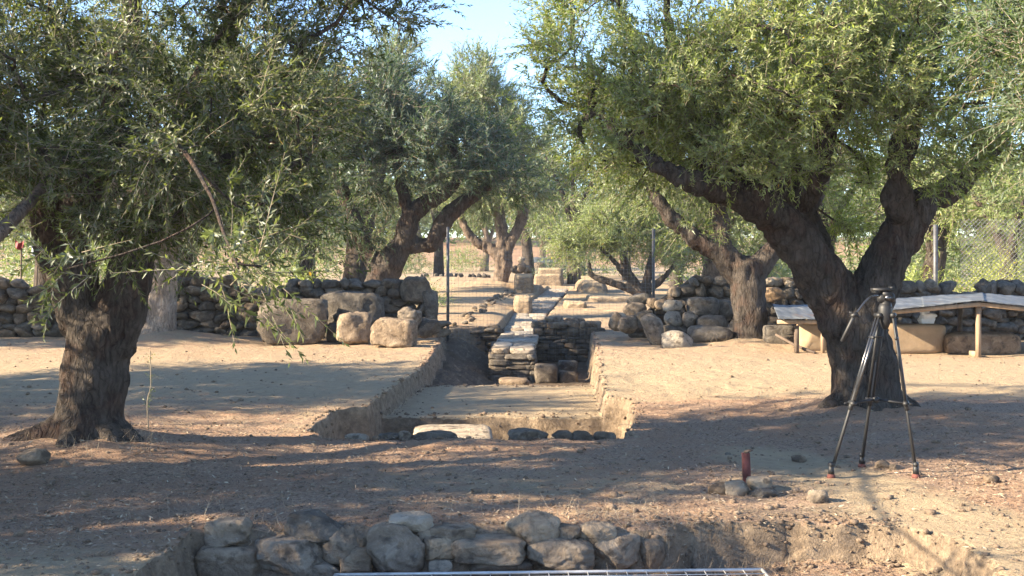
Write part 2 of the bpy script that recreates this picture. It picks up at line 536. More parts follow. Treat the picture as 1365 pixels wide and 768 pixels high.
def axis(segs):
    out = [segs[0][0]]
    for a, b, s0, s1 in segs:
        v, st = a, s0
        n = max(1, int(round(2 * (b - a) / (s0 + s1))))
        w = np.linspace(s0, s1, n); w = w / w.sum() * (b - a)
        out += list(a + np.cumsum(w))
    return np.array(out)

gx = axis([(-420, -60, 40, 12), (-60, -12, 3, .5), (-12, -4.2, .3, .08), (-4.2, -2.3, .06, .045), (-2.3, 2.9, .034, .034), (2.9, 4.5, .04, .06), (4.5, 12, .08, .3), (12, 60, .5, 3), (60, 420, 12, 40)])
gy = axis([(-60, 2, 8, .3), (2, 6.5, .12, .06), (6.5, 8.0, .032, .032), (8, 10.6, .06, .05), (10.6, 14.5, .04, .04), (14.5, 17, .07, .06), (17, 27, .06, .085), (27, 60, .12, .8), (60, 200, 1, 5), (200, 900, 10, 60)])
GX, GY = np.meshgrid(gx, gy)
GZ = ground_h(GX, GY)
nx, ny = len(gx), len(gy)
ii = (np.arange(ny - 1)[:, None] * nx + np.arange(nx - 1)[None, :]).ravel()
gf = np.stack([ii, ii + 1, ii + nx + 1, ii + nx], -1)
g_me = mesh_from("ground", np.stack([GX, GY, GZ], -1).reshape(-1, 3), gf)
att = g_me.attributes.new("litter", 'FLOAT', 'POINT')
att.data.foreach_set("value", litter_at(GX, GY).ravel().astype(np.float32))
att = g_me.attributes.new("field", 'FLOAT', 'POINT')
att.data.foreach_set("value", (sstep((GY - 104) / 6) * (.75 + .25 * fbm2(GX * .2, GY * .2, 91, 3))).ravel().astype(np.float32))
att = g_me.attributes.new("soil_shade", 'FLOAT', 'POINT')  # mask of the shade painted into the deep pit's soil
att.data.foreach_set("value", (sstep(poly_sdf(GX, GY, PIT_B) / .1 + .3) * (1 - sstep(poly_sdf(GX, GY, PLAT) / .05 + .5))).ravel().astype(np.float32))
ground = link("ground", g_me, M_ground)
tag(ground, kind="structure")

def gz(x, y):
    return float(ground_h(np.array([x]), np.array([y]))[0])

def ground_at(px, py):
    """point of the ground seen at a pixel (few fixed-point steps)"""
    z = 0.0
    for _ in range(5):
        Y = (EYE - z) * F / (py - CY)
        z = gz((px - CX) / F * Y, Y)
    return np.array([(px - CX) / F * Y, Y, z])

# ------------------------------------------------------------------ stones
_ico = {}
def ico(n):
    if n not in _ico:
        bm = bmesh.new()
        bmesh.ops.create_icosphere(bm, subdivisions=n, radius=1.0)
        bm.verts.ensure_lookup_table()
        _ico[n] = (np.array([v.co for v in bm.verts]), np.array([[v.index for v in f.verts] for f in bm.faces]))
        bm.free()
    return _ico[n]

def stone_shape(seed, sub=2, p=4.0, cuts=6, rough=.10, fine=.035, low=.70):
    r_ = np.random.default_rng(seed)
    d, f = ico(sub)
    d = d / np.linalg.norm(d, axis=1, keepdims=True)
    r = (np.abs(d) ** p).sum(1) ** (-1 / p)
    for _ in range(cuts):
        nrm = r_.normal(size=3); nrm /= np.linalg.norm(nrm)
        off = r_.uniform(low, max(low + .34, 1.0) if low < .9 else 1.1)
        dn = d @ nrm
        lim = np.where(dn > .15, off / np.maximum(dn, .15), 9)
        r = np.minimum(r, lim) * .97 + .03 * r
    o = r_.uniform(0, 50, 3)
    r = r * (1 + rough * fbm(d * 1.7 + o, seed % 97, 3) + fine * fbm(d * 6 + o, seed % 89, 3) + .45 * fine * fbm(d * 15 + o, seed % 83, 3))
    v = d * r[:, None]
    lo, hi = v.min(0), v.max(0)
    return (v - (lo + hi) / 2) / (hi - lo) * 2, f          # fits the box [-1,1]^3

STONES = [mesh_from("wall_stone", *stone_shape(100 + i, 3, 2.4 + .6 * (i % 4), 11 + i % 5, .12, .07, .48)) for i in range(16)]
FLATS = [mesh_from("flat_stone", *stone_shape(200 + i, 3, 4 + i % 3, 10, .12, .07, .56)) for i in range(8)]

COURSE = [mesh_from("course_stone", *stone_shape(300 + i, 3, 9 + i % 4, 3, .12, .07, .86)) for i in range(10)]

def put_stone(name, me, loc, half, rot, mat, parent=None):
    o = bpy.data.objects.new(name, me)
    C.objects.link(o)
    if parent is not None:
        o.parent = parent
        loc = np.asarray(loc) - world_loc(parent)
    o.location = tuple(float(v) for v in loc)
    o.scale = tuple(float(v) for v in half)
    o.rotation_euler = tuple(float(v) for v in rot)
    if not me.materials:
        me.materials.append(mat)
        me.polygons.foreach_set("use_smooth", np.ones(len(me.polygons), dtype=bool))
    o.material_slots[0].link = 'OBJECT'
    o.material_slots[0].material = mat
    return o

_hero = [0]
def hero(name, bx, Y, mat, parent=None, depth=.9, back=.6, p=4.0, cuts=9, rough=.18, fine=.08, sub=4, tilt=0.0, yaw=None, label=None, cat=None, group=None, seat=False):
    """a stone that fills the photo box bx=(x0,y0,x1,y1) at distance Y"""
    _hero[0] += 1
    seed = 900 + _hero[0] * 13
    c = P((bx[0] + bx[2]) / 2, (bx[1] + bx[3]) / 2, Y)
    hx, hz = (bx[2] - bx[0]) / 2 / F * Y, (bx[3] - bx[1]) / 2 / F * Y
    hy = depth * (hx + hz) / 2
    c[1] += hy * back
    if seat:                                               # sits a little into the ground
        b = gz(c[0], c[1]) - .02
        c[2] = b + hz
    me = mesh_from(name, *stone_shape(seed, sub, p, cuts, rough, fine, .95 if p >= 6 else .70))
    me.polygons.foreach_set("use_smooth", np.ones(len(me.polygons), dtype=bool))
    o = put_stone(name, me, c, (hx, hy, hz), (0, tilt, random.Random(seed).uniform(-.25, .25) if yaw is None else yaw), mat, parent)
    if label: tag(o, label, cat or "stone", group)
    return o

# ------------------------------------------------------------------ trees
def norm(v):
    return v / (np.linalg.norm(v, axis=-1, keepdims=True) + 1e-12)

def blend_trunk(tubes, voxel, mat, name, parent, amp=1.0, seed=0):
    """tubes fused into one gnarled skin"""
    v, f = cat_mesh(tubes)
    me = mesh_from("tmp_trunk", v, f)
    o = bpy.data.objects.new("tmp_trunk", me)
    C.objects.link(o)
    md = o.modifiers.new("r", 'REMESH'); md.mode = 'VOXEL'; md.voxel_size = voxel
    sm = o.modifiers.new("s", 'SMOOTH'); sm.factor = .5; sm.iterations = 3
    dg = bpy.context.evaluated_depsgraph_get()
    dg.update()
    out = bpy.data.meshes.new_from_object(o.evaluated_get(dg))
    bpy.data.objects.remove(o); bpy.data.meshes.remove(me)
    n = len(out.vertices)
    co = np.empty(n * 3, np.float32); out.vertices.foreach_get("co", co); co = co.reshape(-1, 3).astype(float)
    no = np.empty(n * 3, np.float32); out.vertices.foreach_get("normal", no); no = no.reshape(-1, 3).astype(float)
    fade = np.clip((co[:, 2] - world_loc(parent)[2]) / .45, .3, 1)
    lump = fbm(co * np.array([3.6, 3.6, 2.2]) + seed, 11 + seed, 3)
    ridge = 1 - np.abs(fbm(co * np.array([8.5, 8.5, 2.1]) + 3 * seed, 23 + seed, 4)) * 2.2
    fine = fbm(co * np.array([24, 24, 9]), 29 + seed, 3)
    co += no * (fade * amp * (.06 * lump + .042 * ridge + .014 * fine))[:, None]
    co -= world_loc(parent)
    out.vertices.foreach_set("co", co.astype(np.float32).ravel())
    out.update()
    out.name = name
    return link(name, out, mat, parent)

def grow(limbs, clumps, r_tip, rs, sag=.12, cap=.07):
    """connect clump centres to the limbs; returns branch tubes and the direction at every clump"""
    pos, direc = [], []
    for pts, rad in limbs:
        pts = np.asarray(pts); t = norm(np.gradient(pts, axis=0))
        k = max(1, len(pts) // 3)
        pos += list(pts[k:]); direc += list(t[k:])
    nl = len(pos)
    pos, direc = np.array(pos), np.array(direc)
    d0 = np.min(np.linalg.norm(clumps[:, None, :] - pos[None], axis=2), axis=1)
    order = np.argsort(d0)
    cap_n = nl + len(clumps) * 14
    A = np.zeros((cap_n, 3)); D = np.zeros((cap_n, 3)); par = np.full(cap_n, -1)
    A[:nl] = pos; D[:nl] = direc
    n = nl
    paths, cdir, endn = [], np.zeros_like(clumps), []
    for ci in order:
        c = clumps[ci]
        dist = np.linalg.norm(A[:n] - c, axis=1)
        j = int(np.argmin(dist)); L = dist[j]
        m = int(min(12, max(2, math.ceil(L / .22))))
        t = np.linspace(0, 1, m + 1)[1:, None]
        q = A[j] + D[j] * L * .35 + np.array([0, 0, sag * L]) + rs.normal(size=3) * .10 * L
        pt = (1 - t) ** 2 * A[j] + 2 * t * (1 - t) * q + t ** 2 * c
        pt = pt + rs.normal(size=pt.shape) * .012
        ids = np.arange(n, n + m)
        A[ids] = pt
        dd = norm(np.diff(np.vstack([A[j], pt]), axis=0))
        D[ids] = dd
        par[ids] = np.concatenate([[j], ids[:-1]])
        n += m
        cdir[ci] = dd[-1]
        paths.append((j, ids)); endn.append(ids[-1])
    cnt = np.zeros(n)
    cnt[endn] += 1
    for i in range(n - 1, nl - 1, -1):
        if par[i] >= 0: cnt[par[i]] += cnt[i]
    rad = np.minimum(r_tip * np.maximum(cnt, 1) ** .48, cap)
    tubes = []
    for j, ids in paths:
        idx = np.concatenate([[j], ids])
        rr = rad[idx].copy(); rr[0] = rr[1]
        tubes.append(tube(A[idx], rr, 5, False))
    return tubes, cdir

def leaves_mesh(p0, d, L, bend, K, leaf, rs, wide=.2, six=False):
    """twigs p0 + L(t d + t^2 bend/2) with K leaves each -> vertices, faces, per-vertex random"""
    n = len(p0)
    t = (np.linspace(.06, 1.0, K)[None, :] + rs.uniform(-.03, .03, (n, K)))
    pos = p0[:, None, :] + L[:, None, None] * (t[..., None] * d[:, None, :] + .5 * t[..., None] ** 2 * bend[:, None, :])
    T = norm(d[:, None, :] + t[..., None] * bend[:, None, :])
    ref = norm(rs.normal(size=(n, 1, 3)))
    u = norm(np.cross(T, ref)); v = np.cross(T, u)
    k = np.arange(K)[None, :]
    ang = (k // 2) * (math.pi / 2) + (k % 2) * math.pi + rs.uniform(-.5, .5, (n, K)) + rs.uniform(0, 6.28, (n, 1))
    side = np.cos(ang)[..., None] * u + np.sin(ang)[..., None] * v
    al = rs.uniform(.6, 1.35, (n, K)) * (1 - .45 * t)
    dr = norm(np.cos(al)[..., None] * T + np.sin(al)[..., None] * side + np.array([0, 0, -.10]))
    w = norm(np.cross(T, side) + .45 * rs.normal(size=(n, K, 3)))
    w = norm(w - dr * (w * dr).sum(-1, keepdims=True))
    nr = np.cross(dr, w)
    ll = leaf * rs.uniform(.8, 1.2, (n, 1)) * rs.uniform(.5, 1.2, (n, K)) * (1 - .25 * t)
    ww = ll * wide * rs.uniform(.8, 1.15, (n, K)) * .5
    ll, ww = ll[..., None], ww[..., None]
    base = pos
    tip = base + dr * ll - nr * ll * .06
    rnd = np.clip(rs.uniform(0, 1, (n, K)) * .93 + (rs.uniform(0, 1, (n, K)) > .965) * .08 * rs.uniform(.4, 1, (n, K)), 0, 1)
    if six:
        a1 = base + dr * ll * .3 + nr * ll * .02; a2 = base + dr * ll * .68 + nr * ll * .01
        V = np.stack([base, a1 + w * ww * .9, a2 + w * ww * .85, tip, a2 - w * ww * .85, a1 - w * ww * .9], 2)
        m = n * K
        b = np.arange(m)[:, None] * 6
        Fs = [np.concatenate([b + np.array([[0, 1, 5]]), b + np.array([[2, 3, 4]])]), b + np.array([[1, 2, 4, 5]])]
        return V.reshape(-1, 3), Fs, np.repeat(rnd.ravel(), 6)
    if leaf >= .1:                                          # far leaves: slender single blades
        V = np.stack([base - w * ww * .95, base + w * ww * .95, tip], 2)
        m = n * K
        return V.reshape(-1, 3), [np.arange(m)[:, None] * 3 + np.array([[0, 1, 2]])], np.repeat(rnd.ravel(), 3)
    mid = base + dr * ll * .45 + nr * ll * .035
    V = np.stack([base, mid + w * ww, tip, mid - w * ww], 2)
    m = n * K
    b = np.arange(m)[:, None] * 4
    Fs = [np.concatenate([b + np.array([[0, 1, 2]]), b + np.array([[0, 2, 3]])])]
    return V.reshape(-1, 3), Fs, np.repeat(rnd.ravel(), 4)

def stems_mesh(p0, d, L, bend, r, segs=3):
    n = len(p0)
    t = np.linspace(0, 1, segs + 1)
    pos = p0[:, None, :] + L[:, None, None] * (t[None, :, None] * d[:, None, :] + .5 * t[None, :, None] ** 2 * bend[:, None, :])
    T = norm(d[:, None, :] + t[None, :, None] * bend[:, None, :])
    u = norm(np.cross(T, np.array([.31, .52, .79]))); v = np.cross(T, u)
    an = np.array([0, 2.094, 4.189])
    rr = (r * (1 - .7 * t))[None, :, None, None]
    V = pos[:, :, None, :] + rr * (np.cos(an)[None, None, :, None] * u[:, :, None, :] + np.sin(an)[None, None, :, None] * v[:, :, None, :])
    k = 3 * (segs + 1)
    q = []
    for s in range(segs):
        for j in range(3):
            q.append([s * 3 + j, s * 3 + (j + 1) % 3, s * 3 + 3 + (j + 1) % 3, s * 3 + 3 + j])
    Fq = (np.arange(n)[:, None, None] * k + np.array(q)[None]).reshape(-1, 4)
    return V.reshape(-1, 3), Fq

def fill_lobes(lobes, n, rs, gap_seed, gap=.12, shell=.55):
    vol = np.array([l[1][0] * l[1][1] * l[1][2] * (l[2] if len(l) > 2 else 1) for l in lobes])
    pr = vol / vol.sum()
    out = []
    while len(out) < n:
        k = rs.choice(len(lobes), p=pr)
        c, r = np.asarray(lobes[k][0]), np.asarray(lobes[k][1])
        q = norm(rs.normal(size=3)) * rs.uniform(0, 1) ** shell
        p = c + q * r
        if vnoise(p[None] * 1.1 + 5.5, gap_seed)[0] < -1 + 2 * gap: continue
        out.append(p)
    return np.array(out)

def crown(tree, limbs, lobes, n_clump, n_twig, K, leaf, seed, tint=(1, 1, 1), twig_len=(.3, .55), droop=.22, up=.35, wide=.24, r_tip=.006, spread=.22, six=False, gap=.12, bark=None, shell=.55, lean=(0, 0, 0), shoots=None):
    rs = np.random.default_rng(seed)
    cl = fill_lobes(lobes, n_clump, rs, seed, gap, shell)
    tubes, cdir = grow(limbs, cl, r_tip, rs)
    v, f = cat_mesh(tubes)
    tag(mk("branchwork", v, f, bark or M_bark, tree), kind="stuff")
    ctr = np.mean([np.asarray(l[0]) for l in lobes], axis=0)
    p0 = np.repeat(cl, n_twig, 0)
    d = norm(.55 * np.repeat(cdir, n_twig, 0) + .5 * norm(p0 - ctr) + .85 * norm(rs.normal(size=p0.shape)) + np.array([0, 0, up]) + np.array(lean))
    p0 = p0 - np.repeat(cdir, n_twig, 0) * rs.uniform(0, spread, (len(p0), 1)) + rs.normal(size=p0.shape) * spread * .35
    L = rs.uniform(*twig_len, len(p0))
    bend = np.array([0, 0, -1.0]) * (droop * rs.uniform(.2, 1.7, (len(p0), 1))) + .25 * rs.normal(size=p0.shape)
    if shoots:
        n_s, l0, l1, k_s, dr_s = shoots
        idx = rs.choice(np.argsort(cl[:, 1])[:int(len(cl) * .7)], n_s)
        sp = cl[idx] + rs.normal(size=(n_s, 3)) * .06
        sd = norm(.7 * norm(sp - ctr) + .8 * norm(rs.normal(size=(n_s, 3))) + np.array([0, -.25, .35]))
        sl = rs.uniform(l0, l1, n_s)
        sb = np.array([0, 0, -1.0]) * (dr_s * rs.uniform(.3, 1.8, (n_s, 1))) + .25 * rs.normal(size=(n_s, 3))
        vs_, fs_, rs_ = leaves_mesh(sp, sd, sl, sb, k_s, leaf, rs, wide, six)
        vt_, ft_ = stems_mesh(sp, sd, sl, sb, .0026, 3)
    v1, f1, rn = leaves_mesh(p0, d, L, bend, K, leaf, rs, wide, six)
    if shoots:
        v1, f1 = cat_mesh([(v1, f1), (vs_, fs_)]); rn = np.concatenate([rn, rs_])
    o = tag(mk("crown", v1, f1, M_leaf, tree, smooth=False), kind="stuff")
    att = o.data.attributes.new("rnd", 'FLOAT', 'POINT')
    att.data.foreach_set("value", rn.astype(np.float32))
    o.color = (*tint, 1)
    v2, f2 = stems_mesh(p0, d, L, bend, .0026 * leaf / .06, 2 if leaf < .0665 else 1)
    if shoots: v2, f2 = cat_mesh([(v2, f2), (vt_, ft_)])
    tag(mk("twigwork", v2, f2, M_twig, tree), kind="stuff")
    return o

def limb(pp, rp, step=.12):
    """pp: (px, py, Y) points, rp: radii in metres"""
    return resample([P(*q) for q in pp], rp, step)

def limb3(pts, rp, step=.12):
    return resample(pts, rp, step)

def lob(px, py, Y, rx, ry, rz, w=1.0):
    return (P(px, py, Y), (rx, ry, rz), w)

def roots(cx, cy, spec, z0=.0):
    out = []
    for ang, ln, r0, h in spec:
        c, s = math.cos(ang), math.sin(ang)
        pts = [(cx + c * .08, cy + s * .08, h), (cx + c * (.10 + .4 * ln), cy + s * (.10 + .4 * ln), h * .45 + .04)]
        ex, ey = cx + c * (.12 + ln), cy + s * (.12 + ln)
        pts.append((ex, ey, gz(ex, ey) - .03))
        ex, ey = cx + c * (.12 + 1.35 * ln), cy + s * (.12 + 1.35 * ln)
        pts.append((ex, ey, gz(ex, ey) - .14))
        out.append(tube(*resample(pts, [r0 * 1.2, r0, r0 * .6, r0 * .3], .07), 10))
    return out

def tree_olive_left():
    Y = 10.3
    b = P(120, 600, Y); b[2] = gz(b[0], b[1])
    t = thing("olive_tree", "thick old olive tree at left whose forked trunk rises beside a small stone", "olive tree", b)
    trunk = limb([(118, 625, Y), (118, 585, Y), (120, 540, Y), (127, 480, Y), (133, 440, Y), (134, 415, Y)], [.44, .34, .265, .25, .25, .16], .07)
    l1 = limb([(125, 470, Y), (104, 400, Y), (83, 335, Y - .1), (72, 285, Y - .3), (40, 215, Y - .5), (-10, 120, Y - .5), (-60, 20, Y - .4)], [.18, .19, .19, .17, .13, .09, .05], .08)
    l2 = limb([(145, 470, Y), (166, 395, Y), (182, 330, Y + .1), (190, 285, Y + .2), (215, 210, Y + .1), (270, 110, Y - .1), (320, 10, Y), (350, -70, Y)], [.19, .19, .17, .15, .12, .09, .07, .04], .08)
    l3 = limb([(95, 300, Y - .2), (125, 235, Y - .7), (150, 150, Y - 1.0), (170, 50, Y - 1.0), (190, -60, Y - .8)], [.12, .12, .09, .07, .04], .08)
    l4 = limb([(200, 260, Y + .1), (270, 225, Y - .5), (340, 200, Y - 1.0), (410, 180, Y - 1.3)], [.09, .06, .04, .02], .08)
    l5 = limb([(85, 228, 9.2), (62, 246, 8.7), (25, 285, 8.2), (-10, 318, 7.9), (-60, 350, 7.7)], [.02, .035, .046, .052, .058], .06)
    l6 = limb([(150, 170, Y - 1), (230, 190, 8.4), (275, 250, 7.2), (298, 310, 6.2), (318, 358, 5.8)], [.03, .02, .013, .009, .006], .06)
    rt = roots(b[0], b[1], [(3.5, .42, .13, .30), (-.4, .38, .12, .28), (4.6, .35, .12, .30), (5.5, .30, .11, .3), (2.6, .35, .12, .3), (1.2, .35, .12, .3), (3.0, .6, .09, .2)])
    ob = blend_trunk([tube(*trunk, 16), tube(*l1, 12), tube(*l2, 12), tube(*l3, 10)] + rt, .025, M_bark, "trunk", t, 1.0, 2)
    v, f = tube(*l5, 9); mk("limb", v, f, M_bark_mid, t)
    v, f = cat_mesh([tube(*l4, 8), tube(*l6, 7)]); mk("limb", v, f, M_bark, t)
    lobes = [lob(120, 110, 9.2, 1.3, 1.5, .75), lob(330, 110, 9.3, 1.0, 1.4, .75), lob(250, 225, 8.6, .85, 1.0, .42), lob(395, 215, 9.0, .42, .7, .42),
             lob(20, 190, 9.3, .9, 1.2, .5), lob(470, -20, 9.6, .75, 1.0, .45), lob(200, -60, 9.6, 2.0, 2.0, .95, .45), lob(-120, 90, 9.5, 1.5, 1.8, 1.0, .4),
             lob(312, 330, 5.9, .24, .3, .20, 6.0), lob(335, 372, 5.8, .14, .18, .07, 9.0), lob(85, 365, 6.6, .14, .15, .06, 10.0), lob(95, 310, 6.8, .12, .15, .06, 8.0), lob(400, 290, 8.8, .35, .6, .22, 1.5), lob(-60, -120, 10.5, 1.8, 2, .9, .4), lob(300, -160, 10.5, 1.6, 2, .8, .5), lob(190, 290, 8.9, .6, .6, .3, 1.6), lob(330, 270, 8.7, .5, .7, .35, 1.4), lob(120, 215, 8.8, .9, .7, .3, 1.2)]
    crown(t, [trunk, l1, l2, l3, l4, l5, l6], lobes, 540, 14, 26, .066, 5, (.88, .84, .66), (.22, .45), .16, .28, .27, .006, .25, False, .2, shoots=(420, .3, .55, 26, .3))
    # two low sprays hanging before the trunk
    return t

def tree_olive_right():
    Y = 12.5
    b = P(1155, 560, Y); b[2] = gz(b[0], b[1])
    t = thing("olive_tree", "dark old olive tree behind the tripod with a massive trunk forking low", "olive tree", b)
    trunk = limb([(1155, 585, Y), (1155, 548, Y), (1154, 515, Y), (1150, 470, Y), (1142, 435, Y), (1138, 415, Y)], [.47, .385, .335, .30, .285, .2], .07)
    l1 = limb([(1128, 440, Y), (1112, 395, Y), (1085, 350, Y - .1), (1050, 305, Y - .2), (1010, 272, Y - .4), (970, 250, Y - .5), (940, 205, Y - .5), (915, 130, Y - .4), (890, 30, Y - .2)], [.22, .23, .205, .18, .15, .13, .11, .08, .05], .08)
    l1b = limb([(985, 262, Y - .45), (945, 248, Y - .8), (900, 232, Y - 1), (850, 200, Y - .9), (800, 150, Y - .6)], [.12, .09, .06, .04, .02], .08)
    l2 = limb([(1118, 410, Y), (1098, 350, Y + .2), (1075, 300, Y + .5), (1060, 270, Y + .6), (1040, 200, Y + .7), (1050, 110, Y + .6), (1060, 10, Y + .5)], [.19, .15, .15, .15, .13, .10, .06], .08)
    l2b = limb([(1068, 285, Y + .5), (1090, 230, Y + .3), (1100, 170, Y), (1140, 80, Y - .2), (1170, -20, Y - .3)], [.12, .12, .12, .09, .05], .08)
    l3 = limb([(1145, 430, Y), (1165, 385, Y), (1188, 335, Y), (1210, 292, Y), (1240, 265, Y + .1), (1275, 248, Y + .3), (1310, 215, Y + .5), (1350, 150, Y + .7)], [.22, .215, .19, .165, .125, .095, .075, .05], .08)
    l3b = limb([(1205, 300, Y), (1198, 262, Y - .3), (1205, 190, Y - .5), (1240, 90, Y - .4), (1260, -20, Y - .2)], [.12, .10, .08, .06, .04], .08)
    rt = roots(b[0], b[1], [(3.4, .36, .13, .32), (-.35, .34, .12, .3), (4.6, .3, .12, .3), (5.4, .2, .1, .3), (2.6, .24, .11, .3), (1.0, .2, .1, .3)])
    blend_trunk([tube(*trunk, 16), tube(*l1, 14), tube(*l1b, 10), tube(*l2, 12), tube(*l2b, 10), tube(*l3, 14), tube(*l3b, 10)] + rt, .026, M_bark, "trunk", t, 1.1, 6)
    lobes = [lob(810, 110, 12.6, .85, 1.2, 1.05), lob(742, 60, 12.8, .36, .7, .6), lob(930, 130, 12.2, 1.1, 1.5, 1.0), lob(1060, 70, 12.3, 1.3, 1.9, 1.2),
             lob(1195, 80, 12.5, 1.1, 1.8, 1.3), lob(1130, 225, 13.1, .6, .7, .5, 1.2), lob(950, -90, 12.5, 1.9, 2.1, 1.0, .3), lob(1200, -110, 12.5, 1.9, 2.1, 1.0, .3), lob(1340, 20, 13.4, 1.3, 1.8, 1.3, .55),
             lob(850, 215, 12.9, .6, .8, .42), lob(1010, 170, 12.3, .6, .7, .4), lob(800, -30, 12.8, .8, 1.2, .8), lob(1140, 300, 13.3, .4, .5, .3, 1.2), lob(1000, 90, 11.6, 1.6, .6, 1.1, 1.4), lob(1200, 150, 11.6, .9, .6, .8, 1.3), lob(870, 130, 11.8, .8, .5, .8, 1.3), lob(850, 205, 11.7, .6, .4, .4, 2.2), lob(950, 215, 11.6, .55, .4, .32, 2.0), lob(1050, 225, 11.7, .55, .4, .35, 1.5), lob(1240, 215, 11.8, .6, .4, .4, 1.6), lob(1310, 185, 12.4, .75, .6, .5, 2.2), lob(1275, 110, 12.2, .7, .6, .6, 1.6)]
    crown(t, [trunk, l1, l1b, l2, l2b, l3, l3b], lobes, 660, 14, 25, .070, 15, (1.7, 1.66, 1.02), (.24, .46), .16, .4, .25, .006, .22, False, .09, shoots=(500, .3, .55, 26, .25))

def simple_tree(label, base, trunkpts, trad, limbs, lobes, n_clump, n_twig, K, leaf, seed, tint, bark=None, name="olive_tree", cat="olive tree", group=None, voxel=.05, amp=1.0, **kw):
    b = np.array(base, float)
    t = thing(name, label, cat, b, group)
    bark = bark or M_bark
    tr = limb3(trunkpts, trad, .12)
    ls = [limb3(p, r, .14) for p, r in limbs]
    if voxel:
        blend_trunk([tube(*tr, 14)] + [tube(*q, 10) for q in ls], voxel, bark, "trunk", t, amp, seed)
    else:
        v, f = cat_mesh([tube(*tr, 9)] + [tube(*q, 7) for q in ls])
        mk("trunk", v, f, bark, t)
    crown(t, [tr] + ls, lobes, n_clump, n_twig, K, leaf, seed, tint, bark=bark, **kw)
    return t

def PP(Y, pts):
    return [P(x, y, Y if len(q) == 0 else q[0]) for x, y, *q in pts]

tree_olive_left()
tree_olive_right()

# second tree on the left, before the wall
Y = 22.6
b = P(212, 455, Y); b[2] = gz(b[0], b[1])
simple_tree("olive tree with a pale lit trunk just behind the forked olive at left", b,
            PP(Y, [(212, 468), (212, 450), (214, 410), (213, 375), (212, 345)]), [.42, .34, .27, .29, .24],
            [(PP(Y, [(202, 380), (200, 350), (190, 310), (150, 250), (100, 190)]), [.14, .15, .13, .10, .05]),
             (PP(Y, [(222, 380), (228, 340), (240, 290), (290, 230), (340, 160)]), [.15, .15, .13, .10, .05]),
             (PP(Y, [(212, 350), (212, 290, 22), (205, 210, 21.6), (215, 120, 21.6)]), [.16, .12, .09, .05])],
            [lob(200, 230, 22.6, 1.7, 1.8, 1.1), lob(80, 200, 22.6, 1.6, 1.8, 1.2), lob(320, 230, 22.6, 1.5, 1.8, 1.1), lob(210, 110, 22.4, 2.4, 2, 1.3), lob(330, 300, 22.4, .9, 1.0, .5), lob(380, 120, 22.6, 1.2, 1.6, 1.1), lob(200, 120, 20.3, 1.9, 1.1, 1.1), lob(320, 140, 20.2, 1.7, 1.2, 1.2), lob(300, 250, 20.6, 1.3, 1.1, .7), lob(350, 265, 21.6, 1.1, 1.0, .55)],
            310, 13, 20, .13, 25, (1.0, 1.0, .85), M_bark_lit, amp=1.1, twig_len=(.35, .7), spread=.3)

# second tree on the right, before the rubble
Y = 21.9
b = P(998, 462, Y); b[2] = gz(b[0], b[1])
simple_tree("olive tree with a brown flaring trunk standing before the rubble at right", b,
            PP(Y, [(1002, 478), (1001, 458), (999, 425), (997, 385), (992, 350)]), [.46, .36, .29, .285, .33],
            [(PP(Y, [(985, 365), (960, 335), (935, 322), (910, 305), (880, 270), (850, 220)]), [.24, .21, .17, .13, .09, .05]),
             (PP(Y, [(968, 338), (962, 305), (958, 280), (950, 220), (930, 150)]), [.13, .13, .12, .08, .05]),
             (PP(Y, [(1005, 365), (1028, 335), (1050, 318), (1080, 280), (1110, 220)]), [.21, .18, .14, .10, .06])],
            [lob(960, 275, 22, .8, 1.0, .45, 1.5), lob(880, 235, 22, 1.1, 1.4, .7), lob(1040, 250, 22, 1.0, 1.2, .7), lob(950, 160, 22, 2.0, 1.8, 1.2), lob(850, 150, 22, 1.3, 1.4, .9), lob(1100, 150, 22, 1.8, 1.8, 1.2), lob(910, 310, 22.4, .5, .7, .3), lob(820, 250, 22.3, .8, 1, .5)],
            270, 13, 20, .115, 35, (1.35, 1.35, .95), amp=1.0, twig_len=(.35, .65), spread=.3)

# dark twisted tree behind the left wall
Y = 30.0
b = P(508, 425, Y); b[2] = gz(b[0], b[1])
simple_tree("dark twisted olive tree with a looping branch behind the left wall", b,
            PP(Y, [(505, 440), (506, 415), (508, 380), (520, 350), (537, 325)]), [.55, .48, .42, .35, .27],
            [(PP(Y, [(530, 340), (541, 312), (546, 290), (562, 275), (590, 260), (610, 235), (600, 180)]), [.24, .24, .22, .19, .16, .12, .06]),
             (PP(Y, [(535, 330), (555, 327), (575, 325), (586, 308), (595, 290), (612, 275), (640, 255), (680, 230)]), [.19, .19, .19, .19, .19, .2, .14, .06]),
             (PP(Y, [(512, 375), (490, 335), (470, 290), (450, 230), (440, 170)]), [.25, .2, .16, .12, .06]),
             (PP(Y, [(546, 295), (535, 250), (530, 190), (535, 120)]), [.15, .13, .10, .05])],
            [lob(470, 190, 30, 1.6, 1.9, 1.9), lob(555, 175, 30, 1.4, 1.9, 1.6), lob(630, 225, 30, 1.2, 1.6, .9), lob(695, 245, 30, .65, 1.1, .6), lob(455, 305, 29.4, .75, .9, .7), lob(515, 100, 30, .9, 1.3, .9),
             lob(410, 130, 30, 1.3, 1.6, 1.6), lob(500, 330, 29.4, .42, .6, .5), lob(590, 240, 29.5, .9, 1.2, .5), lob(660, 190, 30.4, .8, 1.2, .6)],
            370, 13, 20, .155, 45, (.68, .8, .86), amp=1.1, twig_len=(.4, .75), spread=.35, gap=.08)  # dark bluish leaf tint stands in for shade on this crown

